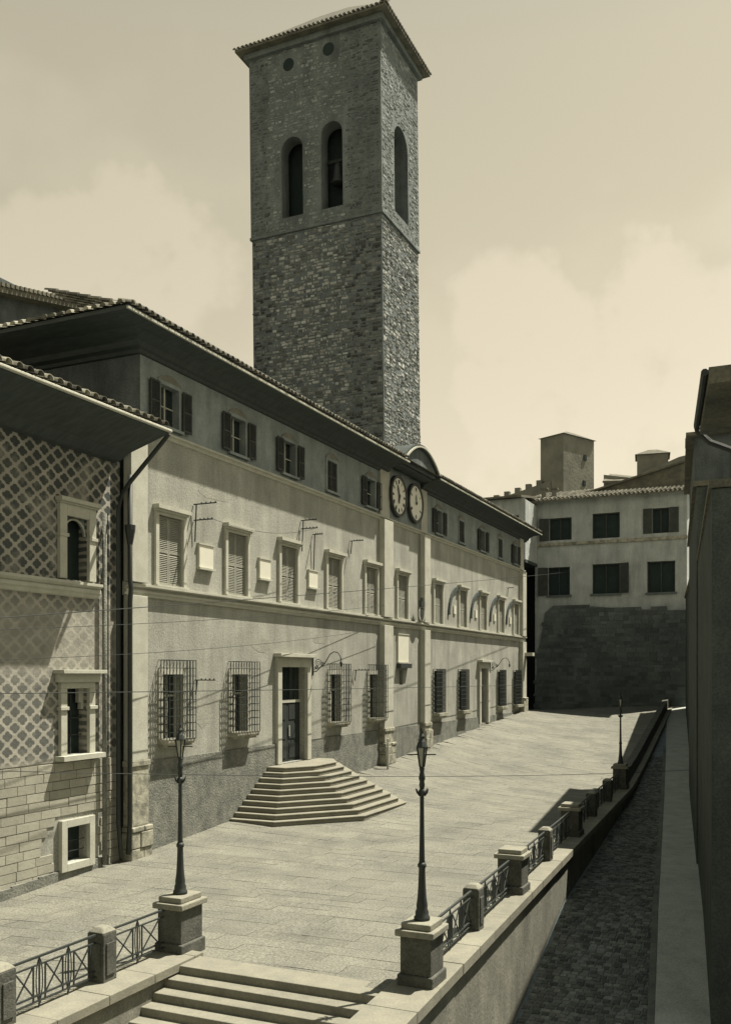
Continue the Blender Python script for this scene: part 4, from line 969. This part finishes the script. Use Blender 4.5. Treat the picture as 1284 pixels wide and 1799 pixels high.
o = obj('tower', rotbox(MB(), -9.4, 129, 6.6, 3.9, 8, 37.9, 64), CASTLE, ct); obj('tower_roof', rothip(MB(), -9.4, 129, 7.1, 4.4, 37.9, 38.8, 64), TILE, o)
for k, z in ((1.2, 34.9), (1.0, 31.4), (1.3, 29.0)): obj('tower_window', rotbox(MB(), -9.4 + k * .44 + 1.72, 129 + k * .9 - .78, .55, .4, z, z + .75, 64), DARKIN, o)
o = obj('tower', rotbox(MB(), -1.2, 152, 4.6, 4.6, 8, 39.6, 8), CASTLE, ct); obj('tower_roof', rothip(MB(), -1.2, 152, 5.2, 5.2, 39.6, 40.6, 8), TILE, o)
o = obj('tower', rotbox(MB(), 7.4, 151, 6.6, 6, 8, 40.9, 6), CASTLE, ct); obj('tower_roof', rothip(MB(), 7.4, 151, 7.3, 6.8, 40.9, 42.6, 6), TILE, o)
b = MB().prism([(-30, 126, 8), (-11.0, 126, 8), (-11.0, 126, 31.9), (-30, 126, 27.0)], (0, 1.5, 0))
obj('curtain_wall', b, CASTLE, ct)
q = MB(); k = -29.5
while k < -11.5: q.box(k, k + .75, 126.1, 126.9, 27 + (k + 30) * .258 - .1, 27 + (k + .7 + 30) * .258 + .55); k += 1.5
obj('battlements', q, CASTLE, ct)
obj('curtain_wall', MB().prism([(-6.5, 140, 8), (12, 140, 8), (12, 140, 38.0), (4, 140, 36.6), (-2.5, 140, 34.2), (-6.5, 140, 35.0)], (0, 1.5, 0)), CASTLE, ct)
obj('hall_roof', MB().prism([(-6.3, 138, 33.4), (1.5, 138, 33.0), (-2, 144, 34.8), (-6.3, 144, 35.6)], (0, 0, .3)), TILE, ct)

# ------------------------------------------------------------------ houses along the street on the right
def right_house(name, t0, t1, z_near, z_far, back, label, ov, m, off=0.0, end_ov=.3):
    o = thing(name, (house_n(t0), t0, sz(t0)), label, 'building'); a, c = house_n(t0) + off, house_n(t1) + off
    b = MB(); zb = -10
    P = [(a, t0), (a + back, t0), (c + back, t1), (c, t1)]; zt = [z_near, z_near, z_far, z_far]
    b.add([(x, y, zb) for x, y in P] + [(p[0], p[1], z) for p, z in zip(P, zt)], [(0, 1, 5, 4), (1, 2, 6, 5), (2, 3, 7, 6), (3, 0, 4, 7), (4, 5, 6, 7)])
    obj('wall', b, m, o)
    Q = [(a - ov, t0 - end_ov), (a + back + ov, t0 - end_ov), (c + back + ov, t1 + .2), (c - ov, t1 + .2)]
    b = MB().add([(x, y, z + .02) for (x, y), z in zip(Q, zt)] + [(x, y, z + .2) for (x, y), z in zip(Q, zt)], [(3, 2, 1, 0), (4, 5, 6, 7), (0, 1, 5, 4), (1, 2, 6, 5), (2, 3, 7, 6), (3, 0, 4, 7)])
    obj('roof', b, TILE, o)
    return o, a, c
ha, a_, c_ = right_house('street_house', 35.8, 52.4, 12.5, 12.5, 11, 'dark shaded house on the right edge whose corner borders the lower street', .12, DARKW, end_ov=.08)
at = MB(); n0, n1 = house_n(40) + .02, house_n(52.4) + .02
at.prism([(n0, 40, 12.72), (n0 + 7, 40, 12.72), (n1 + 7, 52.38, 12.72), (n1, 52.38, 12.72)], (0, 0, 2.6))
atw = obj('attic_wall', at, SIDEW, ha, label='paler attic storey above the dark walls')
at = MB(); Q = [(n0 - .3, 39.7), (n0 + 7.4, 39.7), (n1 + 7.4, 52.7), (n1 - .3, 52.7)]
at.add([(x, y, 15.32) for x, y in Q] + [(x, y, 15.45) for x, y in Q] + [(n0 + 3.2, 43.5, 16.4), (n1 + 3.8, 49, 16.4)], [(3, 2, 1, 0), (0, 1, 5, 4), (1, 2, 6, 5), (2, 3, 7, 6), (3, 0, 4, 7), (4, 5, 8), (5, 6, 9, 8), (6, 7, 9), (7, 4, 8, 9)])
obj('attic_roof', at, TILE, ha)
for x in (17.2, 20.2): o = obj('window', MB().box(x - .5, x + .5, 39.93, 39.99, 13.4, 14.7), SHUTD, ha)
pipe('drainpipe', [(16.15, 35.7, 12.4), (16.15, 35.7, -1.2)], .06, ha)
# windows on its end wall and front
for k, (x, z) in enumerate(((17.6, 1.5), (17.6, 5.4), (17.6, 9.0))):
    o = obj('window', MB().box(x - .62, x + .62, 35.72, 35.79, z - .1, z + 1.9), MEZZ, ha); obj('pane', MB().box(x - .48, x + .48, 35.68, 35.719, z, z + 1.75), GLASS, o)
for x, z in ((20.6, 1.5), (20.6, 5.4), (20.6, 9.0)):
    o = obj('window', MB().box(x - .62, x + .62, 35.72, 35.79, z - .1, z + 1.9), MEZZ, ha); obj('pane', MB().box(x - .48, x + .48, 35.68, 35.719, z, z + 1.75), GLASS, o)
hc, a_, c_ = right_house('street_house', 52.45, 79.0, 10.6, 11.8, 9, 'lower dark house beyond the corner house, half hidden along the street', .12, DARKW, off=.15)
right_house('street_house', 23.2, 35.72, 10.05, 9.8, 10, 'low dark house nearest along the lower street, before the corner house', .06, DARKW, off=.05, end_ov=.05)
hb = thing('near_house', (18.1, 15.9, -4), 'near house at the upper right of which only the tip of the eaves shows', 'building')
hx = lambda t: 18.55 - .148 * (t - 15.9)
obj('wall', MB().prism([(hx(13.5), 13.5, -10), (27, 13.5, -10), (27, 15.9, -10), (hx(15.9), 15.9, -10)], (0, 0, 19.6)), DARKW, hb)
obj('roof', MB().prism([(hx(13.5) - .95, 13.3, 9.62), (27.4, 13.3, 9.62), (27.4, 16.1, 9.62), (hx(15.9) - .95, 16.1, 9.62)], (0, 0, .22)), TILE, hb)
obj('unseen_bounce_wing', MB().box(-14, 40, -18, -4.5, -12, 15.5).box(23, 27, -4.49, 13.49, -12, 9), PLASTER, hb)  # unseen wing behind the viewpoint, added only to alter the bounce light
a_, c_ = hx(13.5) - .5, hx(15.9) - .5
obj('gutter', MB().tube([(a_ - .5, 13.3, 9.78), (c_ - .5, 16.1, 9.78), (c_ - .49, 16.15, 9.7), (c_ - .3, 16.15, 9.5), (c_ + .1, 16.12, 9.3)], .05, 8), IRON, hb)

# ------------------------------------------------------------------ pedestals, pillars, railings, lamps
def pedestal(n, t, z, label, w=1.0, d=1.15, h=1.1):
    o = thing('stone_pedestal', (n, t, z), label, 'pedestal', 'pedestals along the plaza edge')
    obj('base', MB().box(n - w / 2, n + w / 2, t - d / 2, t + d / 2, z - .2, z + .2), PED, o, bevel=.03)
    obj('shaft', MB().box(n - w / 2 + .05, n + w / 2 - .05, t - d / 2 + .05, t + d / 2 - .05, z + .2, z + h - .2), PED, o, bevel=.015)
    obj('cap', MB().box(n - w / 2 - .03, n + w / 2 + .03, t - d / 2 - .03, t + d / 2 + .03, z + h - .2, z + h - .08), CAPS, o, bevel=.02)
    obj('cap_slab', MB().box(n - w / 2 + .06, n + w / 2 - .06, t - d / 2 + .06, t + d / 2 - .06, z + h - .08, z + h + .04), CAPS, o, bevel=.02)
    return o
def pillar(n, t, z, label):
    o = thing('stone_pillar', (n, t, z), label, 'pillar', 'small pillars between the railings')
    obj('shaft', MB().box(n - .19, n + .19, t - .19, t + .19, z - .2, z + .92), PED, o, bevel=.02)
    q = MB()
    for (a, b2, c, d) in ((.191, .215, -.12, .12),): q.box(n + a, n + b2, t + c, t + d, z + .14, z + .74)
    q.box(n - .12, n + .12, t - .215, t - .191, z + .14, z + .74)
    obj('panel', q, PED, o, bevel=.012)
    obj('cap', MB().add([(n - .2, t - .2, z + .92), (n + .2, t - .2, z + .92), (n + .2, t + .2, z + .92), (n - .2, t + .2, z + .92), (n - .1, t - .1, z + 1.02), (n + .1, t - .1, z + 1.02), (n + .1, t + .1, z + 1.02), (n - .1, t + .1, z + 1.02)], [(3, 2, 1, 0), (4, 5, 6, 7), (0, 1, 5, 4), (1, 2, 6, 5), (2, 3, 7, 6), (3, 0, 4, 7)]), CAPS, o, bevel=.03)
    return o
def railing(p0, p1, z, label):
    o = thing('iron_railing', (p0[0], p0[1], z), label, 'railing', 'iron railings along the plaza edge')
    P0, P1 = Vector((*p0, z)), Vector((*p1, z)); ln = (P1 - P0).length
    def at(s, h): q = P0.lerp(P1, s / ln); return (q.x, q.y, z + h)
    obj('top_rail', MB().bar(at(0, .88), at(ln, .88), .05, .035), IRON, o); obj('middle_rail', MB().bar(at(0, .74), at(ln, .74), .03, .025), IRON, o)
    obj('bottom_rail', MB().bar(at(0, .22), at(ln, .22), .035, .03), IRON, o); obj('bottom_rail', MB().bar(at(0, .12), at(ln, .12), .03, .025), IRON, o)
    npan = max(1, round(ln / .82)); w = ln / npan
    for i in range(npan):
        s = i * w; g = .14
        obj('cross_bars', MB().bar(at(s + g, .22), at(s + w - g, .74), .022).bar(at(s + g, .74), at(s + w - g, .22), .022), IRON, o)
        obj('upright', MB().bar(at(s + g, .12), at(s + g, .74), .024), IRON, o); obj('upright', MB().bar(at(s + w - g, .12), at(s + w - g, .74), .024), IRON, o)
        if i:
            L_ = [at(s + .075 * math.cos(a), .48 + .36 * math.sin(a)) for a in [2 * math.pi * k / 16 for k in range(17)]]
            obj('oval_loop', MB().tube(L_, .011, 5), IRON, o)
            obj('upright', MB().bar(at(s, .02), at(s, .88), .024), IRON, o)
    return o
def street_lamp(n, t, z, label):
    o = thing('street_lamp', (n, t, z), label, 'street lamp', 'cast-iron lamps along the plaza edge')
    p = [(.22, 0), (.22, .05), (.18, .08), (.185, .14), (.15, .2), (.155, .26), (.125, .4), (.105, .62), (.092, .85), (.088, .95), (.12, .98), (.12, 1.02), (.085, 1.06)]
    obj('base', MB().lathe(n, t, [(r * .68, z + h) for r, h in p], 16), IRON, o, smooth=True)
    p = [(.075, 1.06), (.07, 1.1), (.056, 1.7), (.05, 2.25), (.05, 2.3), (.085, 2.34), (.09, 2.38), (.055, 2.42)]
    obj('shaft', MB().lathe(n, t, [(r * .78, z + h) for r, h in p], 12), IRON, o, smooth=True)
    q = MB()
    for k in range(6):
        a = math.pi * k / 3; q.tube([(n + .05 * math.cos(a), t + .05 * math.sin(a), z + 2.3), (n + .1 * math.cos(a), t + .1 * math.sin(a), z + 2.36), (n + .125 * math.cos(a), t + .125 * math.sin(a), z + 2.43)], [.02, .02, .006], 5)
    obj('collar_leaves', q, IRON, o)
    p = [(.05, 2.42), (.07, 2.5), (.055, 2.56), (.08, 2.62), (.065, 2.68), (.05, 2.74), (.062, 2.8), (.062, 2.83)]
    obj('neck', MB().lathe(n, t, [(r * .8, z + h) for r, h in p], 12), IRON, o, smooth=True)
    lan = MB(); q4 = [(n + .045 * math.cos(a), t + .045 * math.sin(a)) for a in [math.pi / 4 + math.pi / 2 * k for k in range(4)]]; q5 = [(n + .10 * math.cos(a), t + .10 * math.sin(a)) for a in [math.pi / 4 + math.pi / 2 * k for k in range(4)]]
    for (x, y), (X, Y) in zip(q4, q5): lan.bar((x, y, z + 2.83), (X, Y, z + 3.2), .022)
    for k in range(4): lan.bar((*q5[k], z + 3.2), (*q5[(k + 1) % 4], z + 3.2), .024)
    lo = obj('lantern', lan, IRON, o)
    gl = MB(); gl.add([(lerp(n, x, .9), lerp(t, y, .9), z + 2.84) for x, y in q4] + [(lerp(n, x, .9), lerp(t, y, .9), z + 3.19) for x, y in q5], [(0, 1, 5, 4), (1, 2, 6, 5), (2, 3, 7, 6), (3, 0, 4, 7)])
    obj('lantern_glass', gl, LGLASS, lo)
    obj('lantern_roof', MB().lathe(n, t, [(.105, z + 3.2), (.095, z + 3.23), (.07, z + 3.3), (.035, z + 3.36), (.055, z + 3.4), (.025, z + 3.45), (.03, z + 3.5), (.006, z + 3.58)], 8, rot=math.pi / 8), IRON, lo)
    C, S = math.cos(R(24.5)), math.sin(R(24.5))
    obj('ladder_bar', MB().bar((n - .26 * C, t - .26 * S, z + 3.06), (n + .26 * C, t + .26 * S, z + 3.06), .022), IRON, o)
    return o
rn = lambda t: edge_n(t) - .5
TOPS = [(7.25, 16.4, 'left'), (12.62, 16.4, 'right')]
pedestal(7.36, 16.25, 0.04, 'stone pedestal at the left head of the lower stairs, carrying a lamp', .68, .86)
pedestal(12.70, 16.35, 0.05, 'stone pedestal at the right head of the lower stairs, carrying the nearest lamp', .70, .78)
street_lamp(7.36, 16.25, 1.19, 'cast-iron street lamp on the left pedestal, in front of the barred windows')
street_lamp(12.70, 16.35, 1.20, 'tall cast-iron street lamp on the right-hand pedestal before the stairs')
pillar(7.25, 13.95, .04, 'small stone pillar halfway along the left railing'); pillar(7.25, 11.45, .04, 'small stone pillar at the lower left edge where the railing ends')
railing((7.25, 14.14), (7.25, 15.83), .05, 'iron railing with crossed bars between left pillar and left lamp pedestal')
railing((7.25, 11.64), (7.25, 13.76), .05, 'iron railing with crossed bars and ovals at the lower left edge')
pillar(7.25, 8.9, .04, 'small stone pillar outside the lower left edge'); railing((7.25, 9.1), (7.25, 11.26), .05, 'iron railing continuing beyond the lower left edge')
pts = [(16.4, 'P'), (20.2, 'p'), (24.15, 'P'), (28.6, 'p'), (33.4, 'P'), (38.2, 'p'), (43.0, 'p'), (48.0, 'P')]
labs = {20.2: 'small stone pillar next to the right lamp pedestal on the terrace edge', 24.15: 'plain lampless stone pedestal in the sun halfway along the terrace edge', 28.6: 'small stone pillar at the start of the dark shadow on the terrace', 33.4: 'stone pedestal inside the dark shadow on the terrace edge', 38.2: 'small stone pillar inside the dark shadow on the terrace edge', 43.0: 'small stone pillar at the far end of the shadow on the terrace edge', 48.0: 'distant stone pedestal carrying the farthest lamp on the terrace'}
for t, k in pts[1:]:
    z = gz(rn(t), t) + .05
    if k == 'P': pedestal(rn(t), t, z, labs[t], .74, .78, 1.2 if t == 48.0 else 1.1)
    else: pillar(rn(t), t, z, labs[t])
street_lamp(rn(48.0), 48.0, gz(rn(48), 48) + 1.3, 'farthest cast-iron street lamp, silhouetted at the right end of the terrace')
rl = ['iron railing with crossed bars right of the nearest lamp pedestal', 'iron railing between the sunlit pillar and the plain lampless pedestal', 'iron railing running from the plain lampless pedestal into the shadow', 'iron railing just inside the dark shadow on the terrace', 'iron railing in the middle of the dark shadow on the terrace', 'iron railing towards the far end of the dark shadow', 'iron railing leading to the farthest lamp pedestal']
for (t0, k0), (t1, k1), lb in zip(pts, pts[1:], rl):
    a = t0 + (.36 if k0 == 'P' else .19); c = t1 - (.36 if k1 == 'P' else .19)
    railing((rn(a), a), (rn(c), c), gz(rn(t0), t0) + .05, lb)
# low parapet up the ramp beyond the last lamp
pp = thing('parapet_wall', (rn(60), 60, 0), 'low dark parapet climbing the terrace edge beyond the farthest lamp', 'wall')
b = MB(); t = 48.6
while t < 79:
    t2 = t + 2; b.add([(rn(t) - .2, t, gz(11, t)), (rn(t) + .2, t, gz(11, t)), (rn(t2) + .2, t2, gz(11, t2)), (rn(t2) - .2, t2, gz(11, t2)), (rn(t) - .2, t, gz(11, t) + .75), (rn(t) + .2, t, gz(11, t) + .75), (rn(t2) + .2, t2, gz(11, t2) + .75), (rn(t2) - .2, t2, gz(11, t2) + .75)], [(0, 3, 2, 1), (4, 5, 6, 7), (0, 1, 5, 4), (1, 2, 6, 5), (2, 3, 7, 6), (3, 0, 4, 7)]); t = t2
obj('wall_face', b, PED, pp)

# ------------------------------------------------------------------ overhead wires
def wire(p0, p1, label, sag=.25, r=.014):
    P0, P1 = Vector(p0), Vector(p1); path = []
    for i in range(25):
        k = i / 24; q = P0.lerp(P1, k); path.append((q.x, q.y, q.z - sag * 4 * k * (1 - k)))
    o = obj('overhead_wire', MB().tube([(x - p0[0], y - p0[1], z - p0[2]) for x, y, z in path], r, 5), IRON, None, p0)
    tag(o, label, 'wire', 'wires strung across the plaza'); o['kind'] = 'thing'
wire((2, 14.5, 6.85), (1.6, 79.5, 14.4), 'dark overhead wire just under the belt course, rising to the far house', .1, .014)
wire((1.5, 14.5, 6.65), (.3, 43.3, 9.2), 'thin overhead wire running just below the belt course to the clock bay', .15, .009)
wire((1.0, 14.5, 6.0), (.3, 43.3, 8.1), 'thin overhead wire sloping across the wall below the belt course', .3, .008)
wire((1.0, 14.5, 5.3), (.4, 69.5, 4.95), 'long level overhead wire crossing the barred windows', .05, .013)
wire((1.5, 14.5, 3.7), (rn(47) + 3.2, 50.5, .9), 'low overhead wire crossing the entrance steps and the plaza', .25, .010)
wire((.8, 27.3, 11.1), (.8, 35.1, 11.9), 'short sagging wire linking the first two insulator brackets', .35, .008)
